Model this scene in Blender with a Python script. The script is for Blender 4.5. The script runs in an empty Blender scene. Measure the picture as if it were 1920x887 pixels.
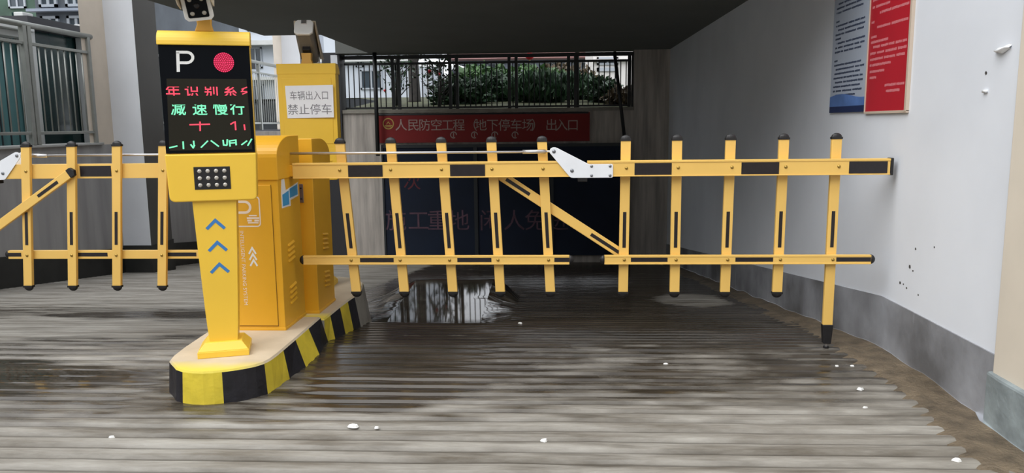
import bpy, bmesh, math, random
from mathutils import Vector, Matrix, noise

# ------------------------------------------------------------------ camera, sky, exposure
scene = bpy.context.scene
COL = scene.collection
R = math.radians
EYE = 1.3
cam_data = bpy.data.cameras.new('camera')
cam = bpy.data.objects.new('camera', cam_data)
COL.objects.link(cam)
scene.camera = cam
YAW, PITCH, ROLL = R(3.0), R(8.33), R(0.6)
fw = Vector((-math.sin(YAW) * math.cos(PITCH), math.cos(YAW) * math.cos(PITCH), -math.sin(PITCH)))
r0 = Vector((math.cos(YAW), math.sin(YAW), 0))
u0 = r0.cross(fw)
rt = r0 * math.cos(ROLL) - u0 * math.sin(ROLL)
up = u0 * math.cos(ROLL) + r0 * math.sin(ROLL)
cam.matrix_world = Matrix(((rt.x, up.x, -fw.x, 0), (rt.y, up.y, -fw.y, 0), (rt.z, up.z, -fw.z, EYE), (0, 0, 0, 1)))
cam_data.sensor_fit = 'HORIZONTAL'
cam_data.sensor_width = 36.0
cam_data.lens = 36.0 * 1440.0 / 1920.0
cam_data.clip_start = 0.05
cam_data.clip_end = 300

scene.view_settings.view_transform = 'Standard'
scene.view_settings.look = 'None'
scene.view_settings.gamma = 1.0
scene.view_settings.use_curve_mapping = False
scene.view_settings.exposure = 0.85

world = bpy.data.worlds.new('overcast sky')
scene.world = world
world.use_nodes = True
wn = world.node_tree.nodes
wl = world.node_tree.links
wn.clear()
w_out = wn.new('ShaderNodeOutputWorld')
w_bg = wn.new('ShaderNodeBackground')
w_tc = wn.new('ShaderNodeTexCoord')
w_sep = wn.new('ShaderNodeSeparateXYZ')
w_ramp = wn.new('ShaderNodeValToRGB')
w_ramp.color_ramp.elements[0].position = 0.0
w_ramp.color_ramp.elements[0].color = (0.80, 0.84, 0.90, 1)
w_ramp.color_ramp.elements[1].position = 1.0
w_ramp.color_ramp.elements[1].color = (0.93, 0.96, 1.0, 1)
wl.new(w_tc.outputs['Generated'], w_sep.inputs[0])
wl.new(w_sep.outputs['Z'], w_ramp.inputs[0])
wl.new(w_ramp.outputs[0], w_bg.inputs['Color'])
wl.new(w_bg.outputs[0], w_out.inputs['Surface'])
w_bg.inputs['Strength'].default_value = 1.15

# soft sun filtered by the cloud, from behind the camera and high up
sun_data = bpy.data.lights.new('sun', 'SUN')
sun_data.energy = 1.3
sun_data.angle = R(60)
sun_data.color = (1.0, 0.98, 0.95)
sun = bpy.data.objects.new('sun', sun_data)
COL.objects.link(sun)
sun.rotation_euler = (R(42), 0, R(-48))


# ------------------------------------------------------------------ measuring helpers (pixel of the photo -> point on a real plane)
def _ray(px, py):
    return fw + rt * ((px - 960) / 1440.0) - up * ((py - 443.5) / 1440.0)


def on_y(px, py, y):
    d = _ray(px, py)
    return Vector((0, 0, EYE)) + d * (y / d.y)


def on_z(px, py, z):
    d = _ray(px, py)
    return Vector((0, 0, EYE)) + d * ((z - EYE) / d.z)


def on_x(px, py, x):
    d = _ray(px, py)
    return Vector((0, 0, EYE)) + d * (x / d.x)


# ------------------------------------------------------------------ materials
def mat(name, col, rough=0.5, metal=0.0, var=0.0, vscale=6.0, bump=0.0, bscale=40.0, emit=None, estr=0.0, spec=0.5, stretch=(1, 1, 1)):
    m = bpy.data.materials.new(name)
    m.use_nodes = True
    nt = m.node_tree
    b = nt.nodes['Principled BSDF']
    b.inputs['Base Color'].default_value = (*col, 1)
    b.inputs['Roughness'].default_value = rough
    b.inputs['Metallic'].default_value = metal
    b.inputs['Specular IOR Level'].default_value = spec
    if emit:
        b.inputs['Emission Color'].default_value = (*emit, 1)
        b.inputs['Emission Strength'].default_value = estr
    if var > 0 or bump > 0:
        tc = nt.nodes.new('ShaderNodeTexCoord')
        mp = nt.nodes.new('ShaderNodeMapping')
        mp.inputs['Scale'].default_value = stretch
        nt.links.new(tc.outputs['Object'], mp.inputs[0])
    if var > 0:
        nz = nt.nodes.new('ShaderNodeTexNoise')
        nz.inputs['Scale'].default_value = vscale
        nz.inputs['Detail'].default_value = 6
        rp = nt.nodes.new('ShaderNodeValToRGB')
        rp.color_ramp.elements[0].position = 0.3
        rp.color_ramp.elements[1].position = 0.7
        rp.color_ramp.elements[0].color = tuple(max(0, c * (1 - var)) for c in col) + (1,)
        rp.color_ramp.elements[1].color = tuple(min(1, c * (1 + var * 0.6)) for c in col) + (1,)
        nt.links.new(mp.outputs[0], nz.inputs['Vector'])
        nt.links.new(nz.outputs['Fac'], rp.inputs[0])
        nt.links.new(rp.outputs[0], b.inputs['Base Color'])
    if bump > 0:
        n2 = nt.nodes.new('ShaderNodeTexNoise')
        n2.inputs['Scale'].default_value = bscale
        n2.inputs['Detail'].default_value = 5
        bp = nt.nodes.new('ShaderNodeBump')
        bp.inputs['Strength'].default_value = bump
        bp.inputs['Distance'].default_value = 0.02
        nt.links.new(mp.outputs[0], n2.inputs['Vector'])
        nt.links.new(n2.outputs['Fac'], bp.inputs['Height'])
        nt.links.new(bp.outputs[0], b.inputs['Normal'])
    return m


M = {}
M['boom'] = mat('yellow boom paint', (0.84, 0.53, 0.135), 0.42, var=0.05, vscale=3)
M['kiosk'] = mat('bright yellow kiosk paint', (0.88, 0.56, 0.055), 0.38, var=0.04, vscale=4)
M['cabinet'] = mat('orange yellow cabinet paint', (0.80, 0.42, 0.025), 0.4, var=0.05, vscale=4)
M['seam'] = mat('dark seam', (0.16, 0.08, 0.01), 0.6)
M['black'] = mat('black plastic', (0.012, 0.011, 0.012), 0.45, var=0.3, vscale=20)
M['sticker_black'] = mat('black reflective tape', (0.014, 0.010, 0.012), 0.35, var=0.3, vscale=40)
M['screen'] = mat('glossy black acrylic', (0.004, 0.005, 0.007), 0.18, spec=0.12)
M['led_field'] = mat('smoked display field', (0.020, 0.018, 0.012), 0.2, spec=0.25)
M['white_plate'] = mat('white coated steel', (0.80, 0.82, 0.86), 0.4, var=0.04, vscale=10)
M['steel'] = mat('brushed steel', (0.62, 0.60, 0.60), 0.3, metal=0.85)
M['bolt'] = mat('brass zinc bolt', (0.42, 0.28, 0.07), 0.3, metal=0.8)
M['dark_bolt'] = mat('grey bolt', (0.22, 0.23, 0.25), 0.35, metal=0.7)
M['white_ink'] = mat('white print', (0.80, 0.80, 0.78), 0.5)
M['pink_white_ink'] = mat('cream white print', (0.86, 0.74, 0.62), 0.5)
M['blue_ink'] = mat('blue print', (0.045, 0.20, 0.50), 0.45)
M['cyan_ink'] = mat('light blue print', (0.06, 0.33, 0.62), 0.45)
M['red_led'] = mat('lit red diodes', (0.3, 0.01, 0.03), 0.4, emit=(1.0, 0.05, 0.17), estr=0.72)
M['red_led_text'] = mat('lit red text diodes', (0.3, 0.01, 0.03), 0.4, emit=(1.0, 0.08, 0.13), estr=0.55)
M['red_halo'] = mat('dim red diode lens', (0.20, 0.005, 0.025), 0.3, emit=(0.62, 0.0, 0.045), estr=0.22)
M['green_led'] = mat('lit green text diodes', (0.05, 0.3, 0.15), 0.4, emit=(0.25, 1.0, 0.56), estr=0.5)
M['chrome_dot'] = mat('pale lamp lens', (0.50, 0.47, 0.42), 0.25, metal=0.3)
M['paper'] = mat('white paper', (0.86, 0.87, 0.90), 0.7, var=0.04, vscale=8)
M['paper_ink'] = mat('grey printed ink', (0.20, 0.20, 0.22), 0.7)
M['camera_white'] = mat('cream white camera shell', (0.86, 0.85, 0.82), 0.4, var=0.04, vscale=15)
M['camera_beige'] = mat('beige camera hood', (0.70, 0.60, 0.46), 0.45)
M['camera_grey'] = mat('grey camera underside', (0.22, 0.20, 0.17), 0.45, var=0.15, vscale=12)
M['tan'] = mat('tan bracket paint', (0.62, 0.34, 0.06), 0.45)
M['stripe_yellow'] = mat('curb yellow paint', (0.72, 0.56, 0.045), 0.5, var=0.18, vscale=9, bump=0.15, bscale=30)
M['stripe_black'] = mat('curb black paint', (0.016, 0.015, 0.020), 0.45, var=0.5, vscale=12, bump=0.15, bscale=30)
M['curb_concrete'] = mat('bare curb concrete', (0.30, 0.28, 0.24), 0.8, var=0.2, vscale=8)
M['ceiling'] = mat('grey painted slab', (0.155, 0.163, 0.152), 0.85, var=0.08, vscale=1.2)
M['wall_back'] = mat('stained cement wall', (0.52, 0.475, 0.43), 0.8, var=0.35, vscale=5, stretch=(3, 1, 0.25))
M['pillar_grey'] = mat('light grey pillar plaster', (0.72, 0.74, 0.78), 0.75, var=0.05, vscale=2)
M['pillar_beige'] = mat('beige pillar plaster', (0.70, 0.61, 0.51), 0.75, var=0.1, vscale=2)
M['pillar_shade'] = mat('shaded grey pillar flank', (0.085, 0.08, 0.075), 0.75, var=0.1, vscale=2)  # shade under the slab put into the colour of the flank
M['pilaster'] = mat('cream pilaster plaster', (0.68, 0.61, 0.51), 0.75, var=0.06, vscale=3)
M['plinth'] = mat('blue grey plinth cement', (0.26, 0.30, 0.31), 0.7, var=0.3, vscale=9, bump=0.2, bscale=30)
M['left_wall'] = mat('grey stained cement', (0.37, 0.36, 0.36), 0.75, var=0.2, vscale=2, stretch=(1, 2.5, 0.4))
M['left_skirt'] = mat('black damp skirting', (0.022, 0.022, 0.020), 0.6, var=0.4, vscale=4)
M['coping'] = mat('pale coping', (0.42, 0.42, 0.41), 0.7, var=0.1, vscale=4)
M['rail_grey'] = mat('grey green railing paint', (0.30, 0.31, 0.29), 0.35, metal=0.3, var=0.1, vscale=10)
M['rail_black'] = mat('black railing paint', (0.018, 0.02, 0.022), 0.45)
M['banner'] = mat('dark red banner cloth', (0.26, 0.014, 0.014), 0.7, var=0.15, vscale=2)
M['banner_ink'] = mat('pale banner print', (0.50, 0.38, 0.34), 0.7)
M['gold_ink'] = mat('gold emblem print', (0.55, 0.38, 0.10), 0.6)
M['hoarding'] = mat('navy hoarding sheet', (0.006, 0.014, 0.036), 0.8, var=0.2, vscale=2)
M['hoarding_ink'] = mat('faded pink print', (0.13, 0.070, 0.10), 0.8, var=0.5, vscale=5)
M['hoarding_red'] = mat('faded red print', (0.14, 0.03, 0.04), 0.8)
M['hoarding_frame'] = mat('dark hoarding frame', (0.03, 0.035, 0.04), 0.5)
M['board_red'] = mat('red notice panel', (0.46, 0.012, 0.025), 0.45, var=0.08, vscale=3)
M['board_white'] = mat('pale blue notice panel', (0.42, 0.47, 0.56), 0.45, var=0.05, vscale=3)
M['board_blue'] = mat('blue notice foot', (0.10, 0.20, 0.48), 0.45, var=0.3, vscale=6)
M['board_navy'] = mat('navy notice edge', (0.012, 0.025, 0.09), 0.45)
M['board_frame'] = mat('beige notice frame', (0.55, 0.45, 0.36), 0.5)
M['board_pink'] = mat('pink notice print', (0.62, 0.20, 0.22), 0.5)
M['board_ink'] = mat('dark blue notice print', (0.035, 0.05, 0.10), 0.5)
M['flake'] = mat('white paint flake', (0.85, 0.86, 0.88), 0.6)
M['hole'] = mat('dark drill hole', (0.05, 0.045, 0.04), 0.9)
M['dirt'] = mat('wet brown grit', (0.15, 0.115, 0.075), 0.55, var=0.5, vscale=9, bump=0.6, bscale=60)
M['scrap'] = mat('white scrap', (0.82, 0.82, 0.80), 0.6)
M['leaf_dark'] = mat('dark green leaf', (0.020, 0.060, 0.022), 0.5, var=0.5, vscale=3)
M['leaf_mid'] = mat('mid green leaf', (0.055, 0.125, 0.035), 0.5, var=0.5, vscale=3)
M['leaf_brown'] = mat('brown dry leaf', (0.09, 0.065, 0.035), 0.6, var=0.4, vscale=4)
M['bark'] = mat('dark bark', (0.040, 0.035, 0.032), 0.8, var=0.3, vscale=10)
M['grass'] = mat('dull grass ground', (0.060, 0.065, 0.028), 0.85, var=0.5, vscale=3, bump=0.4, bscale=30)
M['pale_wall'] = mat('pale blue white render', (0.56, 0.60, 0.66), 0.7, var=0.06, vscale=1)
M['cream_wall'] = mat('cream white cladding', (0.62, 0.60, 0.58), 0.7, var=0.06, vscale=1)
M['blue_wall'] = mat('blue grey render', (0.30, 0.34, 0.42), 0.7, var=0.12, vscale=0.6)
M['slate_wall'] = mat('slate grey cladding', (0.10, 0.115, 0.135), 0.6, var=0.4, vscale=0.8)
M['green_wall'] = mat('green scaffold mesh', (0.05, 0.10, 0.07), 0.7, var=0.4, vscale=1.5)
M['pink_wall'] = mat('dusty pink roof', (0.42, 0.24, 0.23), 0.75, var=0.1, vscale=1)
M['window_glass'] = mat('dark window glass', (0.05, 0.065, 0.08), 0.08)
M['window_frame'] = mat('white window frame', (0.36, 0.39, 0.43), 0.5)
M['awning'] = mat('white awning sheet', (0.85, 0.86, 0.88), 0.6)
M['teal'] = mat('teal corrugated sheet', (0.10, 0.235, 0.245), 0.45, var=0.15, vscale=1.0, stretch=(1, 6, 0.3))
M['teal_dark'] = mat('dark green glass sheet', (0.010, 0.036, 0.036), 0.18, var=0.4, vscale=1.2)
M['white_post'] = mat('white column paint', (0.60, 0.61, 0.60), 0.55, var=0.08, vscale=4)
M['roof_dark'] = mat('dark roof edge', (0.035, 0.035, 0.040), 0.6)
M['lantern'] = mat('red lantern cloth', (0.62, 0.015, 0.03), 0.6)
M['blocker'] = mat('grey facade render', (0.34, 0.34, 0.33), 0.8, var=0.1, vscale=0.8)  # even grey for the unseen walls added to block sky


def wall_material():
    """white emulsion that turns grubby and chipped"""
    m = mat('white wall emulsion', (0.72, 0.735, 0.77), 0.62, bump=0.06, bscale=9)
    nt = m.node_tree
    b = nt.nodes['Principled BSDF']
    tc = nt.nodes.new('ShaderNodeTexCoord')
    n = nt.nodes.new('ShaderNodeTexNoise')
    n.inputs['Scale'].default_value = 1.3
    n.inputs['Detail'].default_value = 8
    r = nt.nodes.new('ShaderNodeValToRGB')
    r.color_ramp.elements[0].position = 0.32
    r.color_ramp.elements[0].color = (0.715, 0.745, 0.80, 1)
    r.color_ramp.elements[1].position = 0.62
    r.color_ramp.elements[1].color = (0.78, 0.81, 0.865, 1)
    nt.links.new(tc.outputs['Object'], n.inputs['Vector'])
    nt.links.new(n.outputs['Fac'], r.inputs[0])
    nt.links.new(r.outputs[0], b.inputs['Base Color'])
    return m


def skirt_material():
    """damp grey cement skirting with pale runs and dark damp"""
    m = mat('damp cement skirting', (0.2, 0.2, 0.21), 0.55, bump=0.15, bscale=20)
    nt = m.node_tree
    b = nt.nodes['Principled BSDF']
    tc = nt.nodes.new('ShaderNodeTexCoord')
    n = nt.nodes.new('ShaderNodeTexNoise')
    n.inputs['Scale'].default_value = 2.2
    n.inputs['Detail'].default_value = 7
    r = nt.nodes.new('ShaderNodeValToRGB')
    r.color_ramp.elements[0].position = 0.34
    r.color_ramp.elements[0].color = (0.13, 0.13, 0.135, 1)
    r.color_ramp.elements[1].position = 0.66
    r.color_ramp.elements[1].color = (0.36, 0.37, 0.40, 1)
    mp = nt.nodes.new('ShaderNodeMapping')
    mp.inputs['Scale'].default_value = (1, 9, 0.5)
    n2 = nt.nodes.new('ShaderNodeTexNoise')
    n2.inputs['Scale'].default_value = 1.6
    r2 = nt.nodes.new('ShaderNodeValToRGB')
    r2.color_ramp.elements[0].position = 0.62
    r2.color_ramp.elements[0].color = (0, 0, 0, 1)
    r2.color_ramp.elements[1].position = 0.74
    r2.color_ramp.elements[1].color = (0.6, 0.6, 0.6, 1)
    mx = nt.nodes.new('ShaderNodeMix')
    mx.data_type = 'RGBA'
    mx.inputs[7].default_value = (0.36, 0.37, 0.39, 1)
    nt.links.new(tc.outputs['Object'], n.inputs['Vector'])
    nt.links.new(tc.outputs['Object'], mp.inputs[0])
    nt.links.new(mp.outputs[0], n2.inputs['Vector'])
    nt.links.new(n.outputs['Fac'], r.inputs[0])
    nt.links.new(n2.outputs['Fac'], r2.inputs[0])
    nt.links.new(r.outputs[0], mx.inputs[6])
    nt.links.new(r2.outputs[0], mx.inputs[0])
    nt.links.new(mx.outputs[2], b.inputs['Base Color'])
    return m


def floor_material():
    """grooved concrete ramp: dry grey, wet brown and standing water from the 'wet' and 'pool' masks"""
    m = bpy.data.materials.new('grooved concrete')
    m.use_nodes = True
    nt = m.node_tree
    N, L = nt.nodes.new, nt.links.new
    b = nt.nodes['Principled BSDF']
    tc = N('ShaderNodeTexCoord')
    b.inputs['Specular IOR Level'].default_value = 0.36
    wet = N('ShaderNodeAttribute'); wet.attribute_name = 'wet'
    grv = N('ShaderNodeAttribute'); grv.attribute_name = 'groove'
    mp = N('ShaderNodeMapping'); mp.inputs['Scale'].default_value = (0.55, 3.2, 1)
    n1 = N('ShaderNodeTexNoise'); n1.inputs['Scale'].default_value = 2.6; n1.inputs['Detail'].default_value = 9; n1.inputs['Roughness'].default_value = 0.65
    L(tc.outputs['Object'], mp.inputs[0]); L(mp.outputs[0], n1.inputs['Vector'])
    dry = N('ShaderNodeValToRGB')
    dry.color_ramp.elements[0].position = 0.30; dry.color_ramp.elements[0].color = (0.115, 0.098, 0.075, 1)
    dry.color_ramp.elements[1].position = 0.68; dry.color_ramp.elements[1].color = (0.375, 0.357, 0.32, 1)
    L(n1.outputs['Fac'], dry.inputs[0])
    damp = N('ShaderNodeValToRGB')
    damp.color_ramp.elements[0].position = 0.30; damp.color_ramp.elements[0].color = (0.018, 0.014, 0.009, 1)
    damp.color_ramp.elements[1].position = 0.75; damp.color_ramp.elements[1].color = (0.078, 0.062, 0.045, 1)
    L(n1.outputs['Fac'], damp.inputs[0])
    # ragged edge on the wetness
    n2 = N('ShaderNodeTexNoise'); n2.inputs['Scale'].default_value = 5.0; n2.inputs['Detail'].default_value = 6
    L(mp.outputs[0], n2.inputs['Vector'])
    s1 = N('ShaderNodeMath'); s1.operation = 'SUBTRACT'; L(n2.outputs['Fac'], s1.inputs[0]); s1.inputs[1].default_value = 0.5
    s2 = N('ShaderNodeMath'); s2.operation = 'MULTIPLY_ADD'; L(s1.outputs[0], s2.inputs[0]); s2.inputs[1].default_value = 1.3; L(wet.outputs['Fac'], s2.inputs[2])
    mr = N('ShaderNodeMapRange'); mr.inputs[1].default_value = 0.25; mr.inputs[2].default_value = 0.75; L(s2.outputs[0], mr.inputs[0])
    mx = N('ShaderNodeMix'); mx.data_type = 'RGBA'
    L(mr.outputs[0], mx.inputs[0]); L(dry.outputs[0], mx.inputs[6]); L(damp.outputs[0], mx.inputs[7])
    # darker brown in the grooves
    mg = N('ShaderNodeMix'); mg.data_type = 'RGBA'; mg.inputs[7].default_value = (0.035, 0.028, 0.020, 1)
    gm = N('ShaderNodeMath'); gm.operation = 'MULTIPLY'; gm.inputs[1].default_value = 0.75; L(grv.outputs['Fac'], gm.inputs[0])
    L(gm.outputs[0], mg.inputs[0]); L(mx.outputs[2], mg.inputs[6])
    L(mg.outputs[2], b.inputs['Base Color'])
    rr = N('ShaderNodeMapRange'); rr.inputs[3].default_value = 0.62; rr.inputs[4].default_value = 0.17; L(mr.outputs[0], rr.inputs[0])
    pl = N('ShaderNodeAttribute'); pl.attribute_name = 'pool'
    pr = N('ShaderNodeMix'); pr.data_type = 'FLOAT'; pr.inputs[3].default_value = 0.035
    L(pl.outputs['Fac'], pr.inputs[0]); L(rr.outputs[0], pr.inputs[2])
    L(pr.outputs[0], b.inputs['Roughness'])
    bp = N('ShaderNodeBump'); bp.inputs['Distance'].default_value = 0.004
    n3 = N('ShaderNodeTexNoise'); n3.inputs['Scale'].default_value = 26; n3.inputs['Detail'].default_value = 6
    L(mp.outputs[0], n3.inputs['Vector']); L(n3.outputs['Fac'], bp.inputs['Height'])
    bs = N('ShaderNodeMapRange'); bs.inputs[3].default_value = 0.8; bs.inputs[4].default_value = 0.22; L(mr.outputs[0], bs.inputs[0])
    pb = N('ShaderNodeMix'); pb.data_type = 'FLOAT'; pb.inputs[3].default_value = 0.01
    L(pl.outputs['Fac'], pb.inputs[0]); L(bs.outputs[0], pb.inputs[2])
    L(pb.outputs[0], bp.inputs['Strength'])
    L(bp.outputs[0], b.inputs['Normal'])
    return m


def island_top_material():
    """cream cement top, yellow overspray at the nose"""
    m = mat('cream island cement', (0.56, 0.46, 0.33), 0.65, bump=0.1, bscale=20)
    nt = m.node_tree
    N, L = nt.nodes.new, nt.links.new
    b = nt.nodes['Principled BSDF']
    tc = N('ShaderNodeTexCoord'); sep = N('ShaderNodeSeparateXYZ'); L(tc.outputs['Object'], sep.inputs[0])
    n = N('ShaderNodeTexNoise'); n.inputs['Scale'].default_value = 5; n.inputs['Detail'].default_value = 6; L(tc.outputs['Object'], n.inputs['Vector'])
    a = N('ShaderNodeMath'); a.operation = 'MULTIPLY_ADD'; a.inputs[1].default_value = 0.12; L(n.outputs['Fac'], a.inputs[0]); L(sep.outputs['Y'], a.inputs[2])
    mr = N('ShaderNodeMapRange'); mr.inputs[1].default_value = 0.22; mr.inputs[2].default_value = 0.10; L(a.outputs[0], mr.inputs[0])
    r = N('ShaderNodeValToRGB')
    r.color_ramp.elements[0].position = 0.3; r.color_ramp.elements[0].color = (0.50, 0.41, 0.29, 1)
    r.color_ramp.elements[1].position = 0.7; r.color_ramp.elements[1].color = (0.62, 0.52, 0.38, 1)
    L(n.outputs['Fac'], r.inputs[0])
    mx = N('ShaderNodeMix'); mx.data_type = 'RGBA'; mx.inputs[7].default_value = (0.74, 0.60, 0.08, 1)
    L(mr.outputs[0], mx.inputs[0]); L(r.outputs[0], mx.inputs[6]); L(mx.outputs[2], b.inputs['Base Color'])
    return m


M['wall'] = wall_material()
M['skirt'] = skirt_material()
M['floor'] = floor_material()
M['island_top'] = island_top_material()


# ------------------------------------------------------------------ mesh builder
class MB:
    def __init__(self):
        self.v, self.f, self.mi = [], [], []

    def add(self, vs, fs, m=0):
        o = len(self.v)
        self.v += [tuple(p) for p in vs]
        self.f += [tuple(i + o for i in q) for q in fs]
        self.mi += [m] * len(fs)
        return self

    def box(self, x0, x1, y0, y1, z0, z1, m=0):
        vs = [(x, y, z) for x in (x0, x1) for y in (y0, y1) for z in (z0, z1)]
        return self.add(vs, [(0, 1, 3, 2), (4, 6, 7, 5), (0, 4, 5, 1), (2, 3, 7, 6), (0, 2, 6, 4), (1, 5, 7, 3)], m)

    def hexa(self, a, b, m=0):
        """two quads joined into a solid"""
        vs = list(a) + list(b)
        return self.add(vs, [(3, 2, 1, 0), (4, 5, 6, 7), (0, 1, 5, 4), (1, 2, 6, 5), (2, 3, 7, 6), (3, 0, 4, 7)], m)

    def prism(self, poly, axis, lo, hi, m=0):
        n = len(poly)
        mk = {'x': lambda a, b, c: (c, a, b), 'y': lambda a, b, c: (a, c, b), 'z': lambda a, b, c: (a, b, c)}[axis]
        vs = [mk(a, b, lo) for a, b in poly] + [mk(a, b, hi) for a, b in poly]
        fs = [tuple(range(n - 1, -1, -1)), tuple(range(n, 2 * n))]
        fs += [(i, (i + 1) % n, n + (i + 1) % n, n + i) for i in range(n)]
        return self.add(vs, fs, m)

    def tube(self, pts, r, n=10, m=0):
        pts = [Vector(p) for p in pts]
        rs = r if isinstance(r, (list, tuple)) else [r] * len(pts)
        vs, fs = [], []
        for i, p in enumerate(pts):
            t = (pts[min(i + 1, len(pts) - 1)] - pts[max(i - 1, 0)]).normalized()
            a = t.cross(Vector((0, 0, 1)) if abs(t.z) < 0.9 else Vector((1, 0, 0))).normalized()
            b = t.cross(a)
            vs += [p + (a * math.cos(2 * math.pi * k / n) + b * math.sin(2 * math.pi * k / n)) * rs[i] for k in range(n)]
        for i in range(len(pts) - 1):
            for k in range(n):
                fs.append((i * n + k, i * n + (k + 1) % n, (i + 1) * n + (k + 1) % n, (i + 1) * n + k))
        fs.append(tuple(range(n - 1, -1, -1)))
        fs.append(tuple(range((len(pts) - 1) * n, len(pts) * n)))
        return self.add(vs, fs, m)

    def dome(self, c, ax, r, h, n=10, rings=4, m=0):
        """half ellipsoid cap on a round base, growing along ax"""
        ax = Vector(ax).normalized()
        a = ax.cross(Vector((0, 1, 0)) if abs(ax.y) < 0.9 else Vector((1, 0, 0))).normalized()
        b = ax.cross(a)
        c = Vector(c)
        rx, ry = r if isinstance(r, tuple) else (r, r)
        vs, fs = [], []
        for i in range(rings):
            th = math.pi / 2 * i / rings
            vs += [c + (a * rx * math.cos(2 * math.pi * k / n) + b * ry * math.sin(2 * math.pi * k / n)) * math.cos(th) + ax * h * math.sin(th) for k in range(n)]
        vs.append(c + ax * h)
        for i in range(rings - 1):
            for k in range(n):
                fs.append((i * n + k, i * n + (k + 1) % n, (i + 1) * n + (k + 1) % n, (i + 1) * n + k))
        for k in range(n):
            fs.append(((rings - 1) * n + k, (rings - 1) * n + (k + 1) % n, rings * n))
        fs.append(tuple(range(n - 1, -1, -1)))
        return self.add(vs, fs, m)

    def ball(self, c, r, n=10, rings=7, sz=1.0, m=0):
        vs, fs = [], []
        for i in range(rings + 1):
            th = math.pi * (i / rings)
            for k in range(n):
                vs.append((c[0] + r * math.sin(th) * math.cos(2 * math.pi * k / n), c[1] + r * math.sin(th) * math.sin(2 * math.pi * k / n), c[2] + r * sz * math.cos(th)))
        for i in range(rings):
            for k in range(n):
                fs.append((i * n + k, i * n + (k + 1) % n, (i + 1) * n + (k + 1) % n, (i + 1) * n + k))
        return self.add(vs, fs, m)

    def moved(self, mtx):
        self.v = [tuple(mtx @ Vector(p)) for p in self.v]
        return self

    def build(self, name, mats, parent=None, off=(0, 0, 0), bevel=0.0, smooth=False):
        me = bpy.data.meshes.new(name)
        o3 = Vector(off)
        me.from_pydata([tuple(Vector(p) - o3) for p in self.v], [], self.f)
        if not isinstance(mats, (list, tuple)):
            mats = [mats]
        for m in mats:
            me.materials.append(m)
        me.polygons.foreach_set('material_index', self.mi)
        bm = bmesh.new()
        bm.from_mesh(me)
        bmesh.ops.recalc_face_normals(bm, faces=bm.faces)
        bm.to_mesh(me)
        bm.free()
        if smooth:
            me.polygons.foreach_set('use_smooth', [True] * len(me.polygons))
        me.update()
        o = bpy.data.objects.new(name, me)
        COL.objects.link(o)
        if parent:
            o.parent = parent
        else:
            o.location = o3
        if bevel > 0:
            md = o.modifiers.new('bevel', 'BEVEL')
            md.width = bevel
            md.segments = 2
            md.limit_method = 'ANGLE'
            md.angle_limit = R(40)
        return o


def empty(name, loc, rz=0.0):
    o = bpy.data.objects.new(name, None)
    o.empty_display_size = 0.1
    COL.objects.link(o)
    o.location = loc
    o.rotation_euler = (0, 0, rz)
    return o


def tag(o, label=None, cat=None, group=None, kind=None):
    if label: o['label'] = label
    if cat: o['category'] = cat
    if group: o['group'] = group
    if kind: o['kind'] = kind
    return o


def struct(o, label=None, cat=None):
    o['kind'] = 'structure'
    if label: o['label'] = label
    if cat: o['category'] = cat
    return o


def copy_tree(o, parent=None):
    c = o.copy()
    COL.objects.link(c)
    if parent: c.parent = parent
    for ch in list(o.children):
        copy_tree(ch, c)
    return c


def glyphs(text, size, clip=None, spacing=1.0, bold=0.0):
    """mesh data (verts, faces) of a line of writing in its own x-y plane, centred on x"""
    cu = bpy.data.curves.new('writing', 'FONT')
    cu.body = text
    cu.size = size
    cu.align_x = 'CENTER'
    cu.space_character = spacing
    cu.resolution_u = 3
    cu.offset = bold
    ob = bpy.data.objects.new('writing', cu)
    COL.objects.link(ob)
    bpy.context.view_layer.update()
    me = bpy.data.meshes.new_from_object(ob.evaluated_get(bpy.context.evaluated_depsgraph_get()))
    bpy.data.objects.remove(ob)
    bm = bmesh.new()
    bm.from_mesh(me)
    if clip:
        for co, no in (((0, clip[0], 0), (0, -1, 0)), ((0, clip[1], 0), (0, 1, 0))):
            bmesh.ops.bisect_plane(bm, geom=bm.verts[:] + bm.edges[:] + bm.faces[:], plane_co=co, plane_no=no, clear_outer=True)
    bm.verts.index_update()
    vs = [v.co.copy() for v in bm.verts]
    fs = [tuple(v.index for v in f.verts) for f in bm.faces]
    bm.free()
    bpy.data.meshes.remove(me)
    bpy.data.curves.remove(cu)
    return vs, fs


def put_glyphs(mb, text, size, fn, clip=None, m=0, spacing=1.0, bold=0.0):
    """fn maps the glyph plane (x, y) to a 3D point"""
    vs, fs = glyphs(text, size, clip, spacing, bold)
    return mb.add([fn(p.x, p.y) for p in vs], fs, m)


def stroke(mb, p, q, w, fn, m=0):
    """one flat pen stroke from p to q in a plane"""
    a, b = Vector(p), Vector(q)
    d = (b - a).normalized() * (w / 2)
    n = Vector((-d.y, d.x))
    a, b = a - d, b + d
    mb.add([fn(*(a - n)), fn(*(b - n)), fn(*(b + n)), fn(*(a + n))], [(0, 1, 2, 3)], m)
    return mb


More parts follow.
